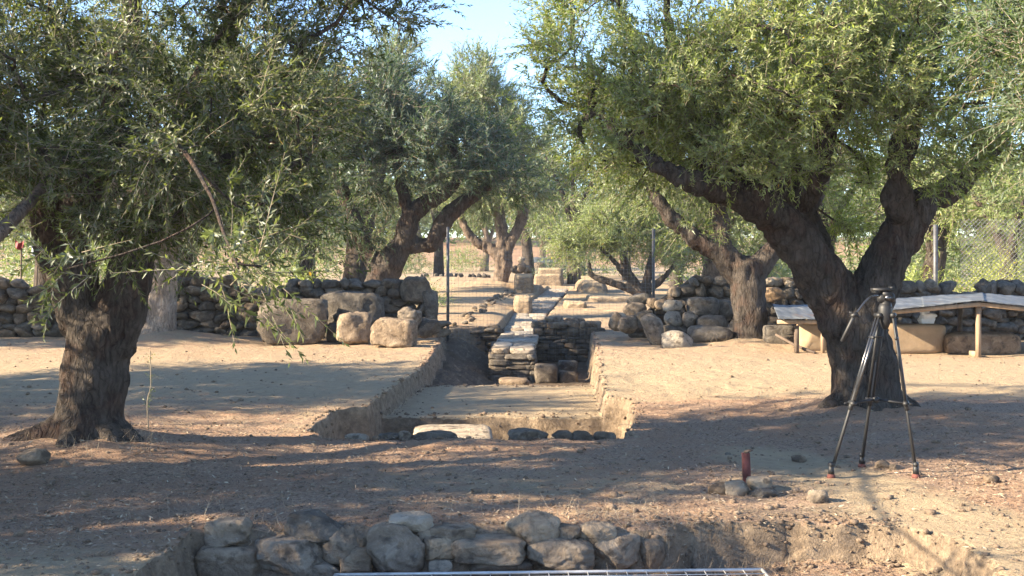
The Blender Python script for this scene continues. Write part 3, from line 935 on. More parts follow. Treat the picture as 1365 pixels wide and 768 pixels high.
# tall sunlit tree in the middle
Y = 51.0
b = P(668, 388, Y); b[2] = gz(b[0], b[1])
simple_tree("tall olive tree with a sunlit pale trunk beside the stone path in the middle", b,
            PP(Y, [(664, 398), (664, 386), (668, 370), (672, 350), (668, 335)]), [.56, .40, .33, .34, .34],
            [(PP(Y, [(668, 345), (655, 332), (640, 326), (628, 316), (618, 300), (608, 260)]), [.27, .21, .18, .17, .15, .08]),
             (PP(Y, [(672, 345), (682, 320), (695, 290), (700, 240), (690, 170)]), [.26, .21, .18, .13, .08]),
             (PP(Y, [(668, 340), (668, 300), (655, 240), (635, 170), (625, 100)]), [.24, .2, .16, .12, .07])],
            [lob(628, 120, 51, 1.7, 1.8, 1.7), lob(595, 180, 51, 1.6, 1.8, 1.9), lob(690, 180, 51, 1.3, 1.8, 1.6), lob(668, 265, 51, 1.9, 1.8, .9), lob(620, 262, 50.5, 1.1, 1.3, .8), lob(715, 255, 51, .8, 1.2, .8), lob(650, 150, 51, 1.5, 1.7, 1.7)],
            290, 13, 18, .205, 55, (1.35, 1.35, 1.05), M_bark_mid, amp=1.6, voxel=.07, twig_len=(.5, .95), spread=.4, gap=.06, up=.6, droop=.2)

# sunlit tree behind the dark one
Y = 40.0
b = P(470, 405, Y); b[2] = gz(b[0], b[1])
simple_tree("olive tree with a sunlit top rising behind the dark twisted olive", b,
            PP(Y, [(470, 415), (472, 390), (476, 350), (480, 320)]), [.5, .42, .36, .34],
            [(PP(Y, [(478, 330), (495, 270), (510, 200), (522, 120)]), [.3, .25, .18, .08]), (PP(Y, [(476, 330), (455, 270), (430, 210), (410, 150)]), [.25, .2, .15, .08])],
            [lob(522, 85, 40, 1.2, 1.3, 1.5), lob(500, 180, 40, 1.7, 1.6, 1.5), lob(420, 180, 40, 1.8, 1.8, 1.8), lob(545, 150, 40, .8, 1.1, 1.2), lob(450, 270, 40, 1.3, 1.4, 1.0)],
            240, 12, 16, .18, 65, (1.25, 1.25, 1.05), amp=1.2, voxel=.07, twig_len=(.45, .8), spread=.4, gap=.06)

# pale low many-stemmed tree on the right of the trench
Y = 45.0
b = P(855, 398, Y); b[2] = gz(b[0], b[1])
simple_tree("low bushy pale green olive with several leaning stems right of the far trench", b,
            PP(Y, [(862, 405), (858, 394), (852, 385)]), [.34, .28, .22],
            [(PP(Y, [(852, 392), (835, 384), (815, 377), (800, 372), (788, 366), (785, 345)]), [.15, .14, .13, .11, .09, .04]),
             (PP(Y, [(855, 388), (838, 365), (830, 340), (825, 310)]), [.16, .13, .1, .04]),
             (PP(Y, [(858, 388), (866, 360), (870, 330), (868, 300)]), [.16, .13, .1, .05]),
             (PP(Y, [(860, 390), (885, 370), (905, 345)]), [.14, .1, .05]), (PP(Y, [(850, 388), (820, 350), (795, 325)]), [.1, .08, .04])],
            [lob(775, 325, 45, 1.1, 1.2, .75), lob(835, 310, 45, 1.4, 1.5, 1.0), lob(890, 325, 45, 1.2, 1.3, 1.1), lob(800, 295, 45, .9, 1.2, .6), lob(850, 280, 45, 1.0, 1.2, .6), lob(750, 320, 45, .6, .9, .45)],
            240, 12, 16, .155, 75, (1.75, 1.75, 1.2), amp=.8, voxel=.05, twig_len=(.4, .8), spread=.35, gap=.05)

# tree whose branches come in at the upper right, close
b = np.array([5.6, 8.3, gz(5.6, 8.3)])
simple_tree("close olive crown hanging into the upper right corner of the view", b,
            [b + (0, 0, -.1), b + (0, 0, .6), b + (-.1, 0, 1.3), b + (-.15, .1, 1.8)], [.4, .32, .28, .28],
            [([b + (-.15, 0, 1.5), b + (-.7, -.1, 2.2), b + (-1.5, -.2, 2.7), b + (-2.1, -.2, 3.0)], [.16, .13, .09, .04]),
             ([b + (-.1, 0, 1.6), b + (.3, .2, 2.4), b + (.6, .2, 3.4)], [.18, .13, .06]), ([b + (-.1, 0, 1.6), b + (-.5, -.6, 2.4), b + (-.9, -1.0, 3.3)], [.15, .11, .05])],
            [(b + (-1.65, .2, 2.95), (.85, 1.0, .75)), (b + (-1.2, .2, 2.5), (.75, 1.0, .5)), (b + (-.3, -.2, 3.3), (1.5, 1.5, 1.0)), (b + (-1.6, -.2, 3.7), (.9, 1.1, .6)), (b + (.8, .4, 3), (1.2, 1.4, .9))],
            200, 14, 26, .074, 85, (1.0, 1.1, .95), amp=1.0, twig_len=(.28, .5), gap=.10, wide=.235, shoots=(150, .35, .7, 32, .5))

def copy_tree(src, lab, loc, scale, rz, tint=None, group=None):
    r = src.copy()
    C.objects.link(r)
    r.location = loc
    r.scale = scale
    r.rotation_euler = (0, 0, rz)
    r["label"] = lab
    for ch in src.children:
        c = ch.copy()
        C.objects.link(c)
        c.parent = r
        if tint and ch.name.startswith("crown"): c.color = (*tint, 1)
    return r

shade_src = {}
# trees in the same rows, left of the frame: they shade the ground
for k, (x, y, hgt, lab) in enumerate([(-11.0, 12.7, 5.9, "tall olive tree left of the forked olive, shading the foreground"), (-10.8, 6.6, 4.9, "olive tree at the left of the foreground, outside the view"),
                                      (-14.4, 21.4, 5.8, "olive tree further along the left wall, outside the view"), (-10.2, 15.0, 4.6, "lower olive tree between the left rows, outside the view"),
                                      (-7.9, 6.2, 5.0, "olive tree nearest the camera on the left, outside the view"), (-15.5, 9.5, 6.2, "olive tree in the second row to the left, outside the view"), (-6.1, 8.1, 4.6, "olive tree close on the left beside the forked olive, its trunk outside the view")]):
    thin = 2 if k == 6 else int(k in (1, 4))
    if thin in shade_src:
        copy_tree(shade_src[thin][0], lab, (x, y, gz(x, y)), (hgt / shade_src[thin][1],) * 3, k * 1.3)
        continue
    b = np.array([x, y, gz(x, y)])
    s = hgt / 5.4
    shade_src[thin] = (simple_tree(lab, b, [b + (0, 0, -.1), b + (.05, 0, .7 * s), b + (0, .05, 1.7 * s)], [.42, .34, .3],
                [([b + (0, 0, 1.4 * s), b + (.6, .3, 2.4 * s), b + (1.3, .4, 3.6 * s)], [.2, .14, .06]), ([b + (0, 0, 1.4 * s), b + (-.6, -.2, 2.5 * s), b + (-1.3, -.5, 3.6 * s)], [.2, .14, .06]),
                 ([b + (0, 0, 1.5 * s), b + (.1, -.6, 2.6 * s), b + (.2, -1.3, 3.7 * s)], [.18, .13, .06]), ([b + (0, 0, 1.5 * s), b + (0, .7, 2.6 * s), b + (-.1, 1.5, 3.5 * s)], [.18, .13, .06])],
                [(b + (0, 0, 3.6 * s), (2.3 * s, 2.2 * s, 1.5 * s)), (b + (1.2 * s, 0, 2.9 * s), (1.2 * s, 1.6 * s, .9 * s)), (b + (-.8, .3, 2.9 * s), (1.4 * s, 1.6 * s, 1.0 * s))],
                [210, 105, 48][thin], 10, 12, .17, 95 + k, (1, 1, .9), voxel=None, twig_len=(.4, .7), spread=.35, gap=[.06, .44, .5][thin]), hgt)

# ------------------------------------------------------------------ far trees
def far_tree(label, x, y, hgt, rad, seed, tint, lean=0.0, trunk_h=.3, bark=None, nc=95, leaf=.22, name="olive_tree", cat="olive tree"):
    b = np.array([x, y, gz(x, y)])
    th = hgt * trunk_h
    rs = np.random.default_rng(seed)
    ls = []
    for k in range(3):
        an = rs.uniform(0, 6.28) if k else 0.3
        d = np.array([math.cos(an) * .5 * rad, math.sin(an) * .5 * rad, hgt * .72])
        ls.append(([b + (lean * .8, 0, th * .85), b + (lean, 0, th) + d * .35 + (0, 0, -.1 * hgt), b + (lean, 0, 0) + d], [.2, .14, .05]))
    lobes = [(b + (lean, 0, hgt * .62), (rad, rad, hgt * .34))]
    for k in range(4):
        an = rs.uniform(0, 6.28)
        lobes.append((b + (lean + math.cos(an) * rad * .6, math.sin(an) * rad * .6, hgt * rs.uniform(.45, .8)), (rad * .6, rad * .6, hgt * .2)))
    return simple_tree(label, b, [b + (0, 0, -.2), b + (lean * .3, 0, th * .4), b + (lean, 0, th)], [.42, .33, .27], ls, lobes, nc, 10, 12, leaf, seed, tint, bark, voxel=None,
                       twig_len=(.5, 1.0), spread=.5, gap=.05, name=name, cat=cat, group="olive trees of the grove beyond the walls")

FAR = [
    ("distant olive tree with a sunlit leaning trunk left of the tall middle olive", 645, 100, 7.5, 3.0, (1.3, 1.3, 1.05), .4, M_bark_mid),
    ("small far olive with a thin dark trunk at the edge of the dry field", 585, 135, 7.0, 3.6, (1.3, 1.35, 1.0), .0, None),
    ("far olive with a thin bent trunk left of another at the dry field", 560, 140, 7.0, 3.4, (1.2, 1.25, .95), -.5, None),
    ("dark leafy olive seen low behind the end of the stone path", 775, 78, 5.0, 2.7, (.8, .9, .85), .0, None),
    ("far olive with a pale forked trunk right of the tall middle olive", 722, 92, 6.5, 2.8, (1.0, 1.05, .9), .3, M_bark_mid),
    ("far olive with a slim trunk behind the bushy pale olive", 835, 70, 6.0, 2.8, (1.3, 1.3, 1.0), .0, None),
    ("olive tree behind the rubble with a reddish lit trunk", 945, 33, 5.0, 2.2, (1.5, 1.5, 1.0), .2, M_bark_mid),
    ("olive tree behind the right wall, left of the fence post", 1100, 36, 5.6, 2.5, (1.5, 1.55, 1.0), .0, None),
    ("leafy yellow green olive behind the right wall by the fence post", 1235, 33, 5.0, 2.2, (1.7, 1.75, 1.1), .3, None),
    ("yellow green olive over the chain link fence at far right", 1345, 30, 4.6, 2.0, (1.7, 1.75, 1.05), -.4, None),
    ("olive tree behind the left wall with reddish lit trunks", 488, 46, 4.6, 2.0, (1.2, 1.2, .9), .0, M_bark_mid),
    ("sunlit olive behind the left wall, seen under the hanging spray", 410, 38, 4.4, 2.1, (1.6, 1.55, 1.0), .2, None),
    ("olive tree behind the left wall right of the forked trunk", 255, 36, 5.2, 2.4, (1.3, 1.3, .95), .0, None),
    ("olive tree behind the left wall above the red tub", 60, 38, 5.4, 2.6, (1.2, 1.2, .9), .0, None),
    ("olive tree behind the left wall at the left edge of the view", -60, 34, 5.0, 2.4, (1.2, 1.2, .9), .0, None),
    ("far tall olive between the middle olive and the bushy pale one", 765, 62, 9.0, 3.4, (1.2, 1.25, 1.0), .0, None),
    ("tallest far olive right behind the tall middle olive", 705, 74, 10.5, 3.6, (1.1, 1.15, .95), .0, None),
    ("far olive closing the gap left of the tall middle olive", 585, 66, 9.0, 3.0, (1.1, 1.15, .95), -.3, None),
    ("far olive tree above the slim trunk behind the bushy pale olive", 900, 58, 7.5, 3.2, (1.4, 1.4, 1.05), .0, None),
    ("far olive tree seen between the limbs of the olive behind the tripod", 1040, 60, 8.0, 3.4, (1.4, 1.4, 1.05), .0, None),
    ("far olive tree beyond the shelter roof at right", 1180, 62, 8.0, 3.4, (1.5, 1.5, 1.1), .0, None),
    ("far olive tree beyond the chain link fence", 1320, 58, 7.5, 3.2, (1.5, 1.5, 1.1), .0, None),
    ("far olive tree behind the sunlit olive on the left", 400, 62, 7.5, 3.2, (1.2, 1.2, 1.0), .0, None),
    ("far olive tree behind the pale lit trunk on the left", 250, 60, 7.5, 3.2, (1.2, 1.2, 1.0), .0, None),
    ("far olive tree near the left edge of the view", 90, 62, 7.5, 3.2, (1.2, 1.2, 1.0), .0, None),
]
GROVE = "olive trees of the grove beyond the walls"
protos = {}
for k, (lab, px, Y, hgt, rad, tint, lean, bark) in enumerate(FAR):
    key = (0 if Y < 50 else 1, bark is not None, k % 2)
    x = (px - CX) / F * Y
    if key not in protos:
        protos[key] = (far_tree(lab, x, Y, hgt, rad, 300 + k, tint, lean, .34, bark, 95, .2 if Y < 50 else .31), hgt, rad)
        continue
    src, h0, r0 = protos[key]
    copy_tree(src, lab, (x, Y, gz(x, Y)), (rad / r0, rad / r0, hgt / h0), k * 1.9, tint)

def bushes(name, label, spots, seed, tint, leaf, kind=None, cat="bush"):
    rs = np.random.default_rng(seed)
    ps, ds = [], []
    for x, y, r, h, n in spots:
        q = rs.normal(size=(n, 2)) * r * .45
        p = np.column_stack([x + q[:, 0], y + q[:, 1], np.zeros(n)])
        p[:, 2] = ground_h(p[:, 0], p[:, 1]) + rs.uniform(0, .75, n) * h * np.exp(-(np.hypot(q[:, 0], q[:, 1]) / r) ** 2)
        ps.append(p)
        ds.append(norm(np.column_stack([q * 1.0, np.full(n, .55 * r)]) + .5 * r * rs.normal(size=(n, 3))))
    p, d = np.concatenate(ps), np.concatenate(ds)
    L = rs.uniform(.3, .6, len(p)) * max(1, leaf / .1)
    bend = np.array([0, 0, -.3]) * rs.uniform(0, 1, (len(p), 1)) + .2 * rs.normal(size=p.shape)
    v, f, rn = leaves_mesh(p, d, L, bend, 12, leaf, rs, .24)
    o = mk(name, v, f, M_leaf, None, smooth=False)
    at = o.data.attributes.new("rnd", 'FLOAT', 'POINT'); at.data.foreach_set("value", rn.astype(np.float32))
    o.color = (*tint, 1)
    return tag(o, label, cat, kind=kind)

bx = lambda px, Y: (px - CX) / F * Y
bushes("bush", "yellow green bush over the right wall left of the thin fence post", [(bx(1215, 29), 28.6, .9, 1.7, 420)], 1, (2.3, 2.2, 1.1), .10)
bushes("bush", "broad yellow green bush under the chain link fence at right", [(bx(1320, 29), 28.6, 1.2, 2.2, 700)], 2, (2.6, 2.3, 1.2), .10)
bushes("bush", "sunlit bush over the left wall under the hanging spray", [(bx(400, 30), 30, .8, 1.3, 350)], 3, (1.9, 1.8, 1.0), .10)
bushes("bush", "small dark green bush right of the twisted trunk", [(bx(565, 33), 34, .5, .8, 160)], 4, (1.3, 1.4, 1.0), .09)
bushes("bush", "low sunlit bush far off at the edge of the dry field", [(bx(615, 98), 98, 2.2, 2.6, 420)], 6, (1.5, 1.5, 1.0), .2)
bushes("bush", "dark bush far off left of the tall middle olive", [(bx(545, 92), 92, 1.8, 2.2, 380)], 7, (1.1, 1.15, .9), .2)
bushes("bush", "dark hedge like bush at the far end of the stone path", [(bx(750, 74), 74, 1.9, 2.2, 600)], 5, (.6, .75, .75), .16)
rs = np.random.default_rng(12)
spots = [(x, 150 + 20 * rs.uniform(-1, 1), 5.5, 9 + 4 * rs.uniform(), 95) for x in np.arange(-120, 125, 4.5)]
bushes("far_wood", "distant belt of grey green trees closing the view", spots, 13, (1.05, 1.15, .95), 1.8, kind="stuff", cat="woodland")
spots = [(x, 82 + 14 * rs.uniform(-1, 1), 2.6, 3.5 + 2 * rs.uniform(), 110) for x in list(np.arange(-46, -9, 3.6)) + list(np.arange(5.5, 48, 3.6))]
spots += [(x, 50 + 7 * rs.uniform(-1, 1), 1.7, 2.2 + 1.2 * rs.uniform(), 170) for x in list(np.arange(-27, -8, 2.4)) + list(np.arange(9.5, 27, 2.4))]
bushes("undergrowth", "mixed green undergrowth filling the far grove", spots, 14, (1.3, 1.3, 1.0), .36, kind="stuff", cat="undergrowth")

# ------------------------------------------------------------------ dry stone walls
def dry_wall(label, x0, x1, Y, top, seed, base_y=None, end_taper=0.0, thick=.45):
    rs = np.random.default_rng(seed)
    c = np.array([(x0 + x1) / 2, Y + thick / 2, 0.0])
    w = thing("dry_stone_wall", label, "stone wall", c)
    z0 = -.03
    rows = 0
    z = z0
    hmax = top
    n = 0
    while z < hmax - .05:
        rh = rs.uniform(.13, .23)
        x = x0 + rs.uniform(0, .15)
        while x < x1:
            sw = rs.uniform(.14, .46) * (1.15 if z < .4 else .9)
            lim = hmax + .10 * math.sin(x * 1.7 + seed) + .06 * math.sin(x * 4.1)
            if end_taper:
                lim = min(lim, .35 + max(0, (x - x0) if end_taper < 0 else (x1 - x)) * abs(end_taper))
            if z + rh * .5 < lim and n < 290:
                hh = rh * rs.uniform(.56, .82)
                me = STONES[rs.integers(len(STONES))] if rs.uniform() < .7 else FLATS[rs.integers(len(FLATS))]
                mat = [M_grey, M_grey, M_stone, M_grey, M_stone][rs.integers(5)]
                cx = x + sw / 2
                put_stone("stone", me, (cx, Y + .2 + rs.uniform(-.05, .05) - .04 * z, gz(cx, Y) * .6 + z + rh / 2), (sw * .6, .22 * rs.uniform(.85, 1.15), hh),
                          (rs.uniform(-.3, .3), rs.uniform(-.22, .22), rs.uniform(-.4, .4) + (math.pi if rs.uniform() < .5 else 0)), mat, w)
                n += 1
            x += sw
        z += rh
    # rubble fill behind the faces, with the back of the wall
    parts = []
    nb = max(6, int((x1 - x0) / .25))
    xs = np.linspace(x0 + .1, x1 - .1, nb)
    lim = hmax - .12 + .10 * np.sin(xs * 1.7 + seed) + .06 * np.sin(xs * 4.1)
    if end_taper:
        lim = np.minimum(lim, .22 + np.maximum(0, (xs - x0) if end_taper < 0 else (x1 - xs)) * abs(end_taper))
    lim = lim + rs.uniform(-.05, .05, nb)
    sec = []
    for y_, zz in ((Y + .18, 0), (Y + .22, 1), (Y + thick + .1, 1), (Y + thick + .22, 0)):
        sec.append(np.column_stack([xs, np.full(nb, y_) + rs.uniform(-.03, .03, nb), np.where(zz, lim, -.1)]))
    V = np.concatenate(sec)
    i = np.arange(nb - 1)
    fs = [np.stack([k * nb + i, k * nb + i + 1, (k + 1) * nb + i + 1, (k + 1) * nb + i], -1) for k in range(3)]
    caps = np.array([[0, nb, 2 * nb, 3 * nb], [nb - 1, 4 * nb - 1, 3 * nb - 1, 2 * nb - 1]])
    mk("rubble_core", V, np.concatenate(fs + [caps]), M_core, w, smooth=False)
    return w

dry_wall("long dark dry stone wall running behind the olives on the left", -11.2, -1.55, 23.6, 1.10, 1, end_taper=.9)
dry_wall("dry stone wall with a ragged sloping end right of the trench", 2.3, 6.6, 23.6, 1.18, 2, end_taper=-.75)
dry_wall("low dry stone wall behind the shelter at right", 6.65, 12.0, 23.0, 1.12, 3)

# rubble heaped against the two walls, each boulder a thing
G1 = "boulders lying before the left wall"
hero("boulder", (338, 398, 434, 462), 21.7, M_grey, depth=.8, p=14, cuts=3, rough=.07, yaw=.12, label="largest squared grey block before the left wall, its top flat", cat="boulder", group=G1)
hero("boulder", (425, 388, 512, 458), 22.6, M_grey, depth=.55, p=12, cuts=3, rough=.08, yaw=-.1, label="dark upright slab leaning on the left wall behind a smaller boulder", cat="boulder", group=G1)
hero("boulder", (446, 416, 493, 463), 21.6, M_stone, depth=.9, p=6, rough=.13, label="brown pitted boulder between the big grey block and the flat topped block", cat="boulder", group=G1)
hero("boulder", (494, 424, 554, 464), 21.0, M_stone, depth=.8, p=10, cuts=4, rough=.09, tilt=.05, label="flat topped tan block nearest the edge of the left trench side", cat="boulder", group=G1)
hero("boulder", (528, 409, 561, 440), 22.2, M_stone, depth=.9, p=3, label="small rounded boulder just behind the flat topped tan block", cat="boulder", group=G1)
hero("boulder", (552, 424, 588, 452), 22.4, M_grey, depth=.9, p=4, label="grey stone at the corner where the left wall meets the trench", cat="boulder", group=G1)
hero("boulder", (436, 430, 452, 462), 22.0, M_grey, depth=.9, p=4, sub=3, label="narrow dark stone wedged left of the brown pitted boulder", cat="boulder", group=G1)
hero("boulder", (532, 368, 575, 404), 23.5, M_grey, depth=.8, p=3, label="big round stone topping the end of the left wall", cat="boulder", group=G1)
hero("boulder", (561, 385, 584, 430), 23.5, M_grey, depth=.8, p=4, label="upright stone closing the end of the left wall", cat="boulder", group=G1)

G2 = "boulders of the rubble heap right of the trench"
for bx_, Y_, mat, p_, lab in [
    ((812, 416, 835, 442), 23.4, M_stone, 4, "leftmost boulder of the right rubble heap beside the trench"),
    ((824, 421, 850, 446), 22.9, M_stone, 4, "squat boulder second from the trench at the foot of the right heap"),
    ((831, 403, 863, 424), 23.3, M_stone, 3, "long rounded boulder lying on top of the two leftmost boulders"),
    ((835, 391, 869, 408), 23.6, M_grey, 4, "flat dark stone above the long rounded boulder"),
    ((845, 415, 874, 440), 23.0, M_grey, 4, "dark boulder behind the leaning pointed stone"),
    ((859, 417, 887, 464), 21.9, M_stone, 5, "tall pointed stone leaning at the front of the right heap"),
    ((862, 397, 880, 413), 23.4, M_stone, 3, "small round stone left of the whitish stone in the right heap"),
    ((873, 398, 900, 415), 23.2, M_stone, 4, "tan stone behind the whitish stone in the right heap"),
    ((882, 400, 911, 416), 22.7, M_pale, 5, "whitish slanting stone high in the right heap"),
    ((886, 415, 911, 437), 22.5, M_pale, 3, "pale round stone above the light boulder"),
    ((883, 441, 926, 468), 21.2, M_pale, 4, "large light boulder at the very front of the right heap"),
    ((883, 432, 922, 450), 22.5, M_grey, 4, "dark stone behind the large light boulder"),
    ((910, 415, 932, 438), 22.4, M_stone, 3, "rounded grey stone under the upright squared slab"),
    ((914, 396, 960, 424), 22.8, M_grey, 7, "upright squared slab with a flat top in the right heap"),
    ((927, 420, 970, 440), 22.3, M_grey, 8, "oblong cut block under the upright squared slab"),
    ((917, 434, 979, 464), 21.7, M_grey, 5, "wide dark boulder left of the brown flaring trunk"),
    ((950, 400, 985, 428), 22.9, M_grey, 4, "dark stone between the upright slab and the brown flaring trunk"),
    ((970, 425, 990, 462), 22.0, M_grey, 4, "narrow dark stone against the foot of the brown flaring trunk"),
    ((1019, 370, 1032, 382), 23.5, M_pale, 4, "pale stone on the wall top right of the brown flaring trunk"),
    ((1018, 383, 1050, 404), 23.2, M_brown, 4, "brown boulder in the wall right of the brown flaring trunk"),
    ((1046, 372, 1060, 384), 23.6, M_pale, 4, "pale angular stone on the wall top above the left shelter roof"),
]:
    hero("boulder", bx_, Y_, mat, depth=.85, p=p_, sub=3, rough=.11, label=lab, cat="boulder", group=G2, tilt=(-.28 if "leaning" in lab else 0))

# ------------------------------------------------------------------ excavation: walls, path, baulks
def rough_box(x0, x1, y0, y1, z0, z1, seed, amp=.05, res=.12, rnd=3.2, taper=.06):
    """earth block: rounded, noisy, open to nothing below"""
    d, f = ico(5)
    d = d / np.linalg.norm(d, axis=1, keepdims=True)
    p = 2 + rnd * 1.6
    r = (np.abs(d) ** p).sum(1) ** (-1 / p)
    v = d * r[:, None]
    lo, hi = v.min(0), v.max(0)
    v = (v - (lo + hi) / 2) / (hi - lo) * 2
    v[:, :2] *= (1 - taper * (v[:, 2:] + 1))
    h = np.array([(x1 - x0) / 2, (y1 - y0) / 2, (z1 - z0) / 2]); c = np.array([(x0 + x1) / 2, (y0 + y1) / 2, (z0 + z1) / 2])
    w = v * h + c
    w += d * (amp * fbm(w * np.array([3, 3, 2.0]), seed, 4))[:, None] + d * (amp * .4 * fbm(w * 9, seed + 5, 3))[:, None]
    return w, f

def baulk(x0, x1, y0, y1, z1, seed, label, **kw):
    z0 = min(gz(x0, y0), gz(x1, y0), gz((x0 + x1) / 2, (y0 + y1) / 2)) - .35
    o = mk("earth_baulk", *rough_box(x0, x1, y0, y1, z0, z1, seed, **kw), M_ground, None)
    return tag(o, label, "earth baulk", "unexcavated earth baulks along the far trench")

def bpx(px0, px1, Y0, Y1, ytop, seed, label, **kw):
    baulk((px0 - CX) / F * Y0, (px1 - CX) / F * Y0, Y0, Y1, EYE - (ytop - CY) / F * Y0, seed, label, **kw)

# masonry that carries the path, seen end on
rs = np.random.default_rng(64)
pw = thing("path_foundation", "dark coursed masonry under the near end of the pale path, facing the platform", "stone wall", (0, 22.2, -.64))
z = -.68
while z < -.2:
    rh = rs.uniform(.075, .11)
    for face in range(3):                                  # front, left side, right side
        q0, q1 = (-.40, .43) if face == 0 else (21.95, 25.2)
        q = q0
        while q < q1 - .06:
            sw = min(rs.uniform(.18, .42), q1 - q)
            if q1 - q - sw < .1: sw = q1 - q
            c_ = (q + sw / 2, 21.99 + rs.uniform(-.02, .02)) if face == 0 else ((-.34 if face == 1 else .37) + rs.uniform(-.015, .015), q + sw / 2)
            hf = (sw * .58, .10) if face == 0 else (.09, sw * .58)
            put_stone("stone", COURSE[rs.integers(10)], (c_[0], c_[1], z + rh / 2), (*hf, min(rh * .62, (-.135 - z) * .5 if z > -.24 else 1)), (rs.uniform(-.03, .03), rs.uniform(-.03, .03), 0), M_grey, pw)
            q += sw
    z += rh
mk("rubble_core", *rough_box(-.33, .36, 22.0, 27.4, -.95, -.15, 3, amp=.015, rnd=12, taper=.0), M_core, pw)
import itertools
path = thing("paved_path", "pale paved path running from the deep pit to the far earth blocks", "paved path", (0.5, 34, -.1))
SLABS = [mesh_from("paving_slab", *stone_shape(500 + i, 3, 16, 1, .03, .02)) for i in range(6)]
rs = np.random.default_rng(77)
yy = 21.95
while yy < 59:
    t = np.clip((yy - 22) / 12, 0, None)
    xl, xr = -.38 + .43 * t, .42 + .58 * t
    if yy > 34:
        t2 = (yy - 34) / 23; xl, xr = .05 + 1.72 * t2, 1.0 + 1.75 * t2
    ln = rs.uniform(.45, .75) * (1 + (yy - 22) * .03)
    cols = 2 if rs.uniform() < .75 else 1
    cut = xl + (xr - xl) * rs.uniform(.35, .65)
    zb = -.085
    for q0, q1 in ([(xl, cut), (cut, xr)] if cols == 2 else [(xl, xr)]):
        put_stone("slab", SLABS[rs.integers(6)], ((q0 + q1) / 2, yy + ln / 2, zb + rs.uniform(-.012, .012) - .05), ((q1 - q0) / 2 * .995, ln / 2 * .99, .06),
                  (rs.uniform(-.015, .015), rs.uniform(-.015, .015), 0), [M_slab, M_pale, M_slab][rs.integers(3)], path)
    yy += ln
# earth under the far half of the path

# coursed wall on the right of the path, at the end of the pit
cw = thing("coursed_wall", "excavated dark wall of flat stones facing the pit right of the path", "stone wall", (1.05, 25.8, -.64))
rs = np.random.default_rng(31)
z, row = -.66, 0
while z < .16:
    rh = rs.uniform(.07, .16)
    x = .46 + rs.uniform(-.03, .03)
    lim = 1.62 if z < .1 else 1.45 - .3 * (z - .1)
    while x < lim:
        sw = rs.uniform(.14, .40)
        put_stone("stone", COURSE[rs.integers(10)], (x + sw / 2, 25.75 + rs.uniform(-.035, .035), z + rh / 2), (sw * .57, .2, rh * .61), (rs.uniform(-.05, .05), rs.uniform(-.06, .06), rs.uniform(-.08, .08)), [M_grey, M_grey, M_grey, M_stone][rs.integers(4)], cw)
        x += sw
    z += rh
for k in range(9):
    put_stone("stone", STONES[k], (rs.uniform(.55, 1.5), 25.8 + rs.uniform(-.1, .15), z + rs.uniform(-.04, .05)), (rs.uniform(.08, .16), .12, rs.uniform(.05, .09)), rs.uniform(-.3, .3, 3), [M_stone, M_grey, M_pale][k % 3], cw)
mk("rubble_core", *rough_box(.52, 1.62, 25.75, 26.4, -.8, .2, 8, amp=.03, rnd=8, taper=0), M_core, cw)

# dark retaining face on the left of the path and its stones
lw = thing("retaining_wall", "dark rubble retaining wall under the fence post left of the path", "stone wall", (-.9, 26.1, -.4))
z = -.55
while z < .0:
    rh = rs.uniform(.11, .17)
    x = -1.5 + rs.uniform(-.04, .04)
    while x < -.22:
        sw = rs.uniform(.16, .4)
        put_stone("stone", STONES[rs.integers(16)], (x + sw / 2, 26.15 + .12 * (x + .8) ** 2 + rs.uniform(-.05, .05), z + rh / 2), (sw * .52, .2, rh * .55), rs.uniform(-.15, .15, 3), [M_grey, M_core, M_grey][rs.integers(3)], lw)
        x += sw
    z += rh
mk("rubble_core", *rough_box(-1.5, -.25, 26.15, 26.7, -.8, .06, 9, amp=.03, rnd=8, taper=0), M_core, lw)

# edging stones beside the path on the left, from the retaining wall to the middle tree
ed = thing("stone_edging", "row of small loose stones edging the bank left of the paved path", "stone edging", (-.2, 34, .1))
for k in range(46):
    t = (k + rs.uniform(-.3, .3)) / 46
    yv = 26.6 + t * 21
    xv = -1.15 + t * 1.1 + rs.uniform(-.22, .2)
    r_ = rs.uniform(.04, .10)
    put_stone("stone", STONES[rs.integers(16)], (xv, yv, gz(xv, yv) + r_ * .35), (r_ * 1.2, r_, r_ * .75), rs.uniform(-.3, .3, 3), [M_stone, M_grey][k % 2], ed)

bpx(684, 711, 34.3, 37.4, 397, 11, "small rounded earth lump with a sunlit top left of the path", rnd=2.6)
bpx(684, 713, 47.0, 51.5, 366, 12, "tall grey earth baulk beside the sunlit trunk of the middle olive", rnd=4)
bpx(753, 784, 35.5, 37.5, 404, 13, "dark square earth block right of the path", rnd=5)
bpx(776, 846, 34.0, 36.2, 414, 14, "broad low earth block in front, right of the dark square block", rnd=4)
bpx(784, 852, 40.0, 43, 396, 15, "long sunlit earth block behind the broad low one", rnd=4)
bpx(767, 818, 48.0, 53, 374, 16, "sunlit rounded earth heap left of the bushy pale olive", rnd=1.6, taper=.16)
bpx(711, 752, 58.0, 60.5, 366, 17, "sunlit earth block closing the end of the paved path", rnd=6)
bpx(716, 753, 61.0, 64, 358, 18, "upper sunlit earth step behind the block that ends the path", rnd=6)
bpx(752, 838, 28.2, 30.5, 431, 19, "low earth strip with a sunlit top behind the coursed wall", rnd=3)
bpx(770, 800, 63, 66, 369, 20, "thin far earth ridge right of the sunlit blocks", rnd=3)

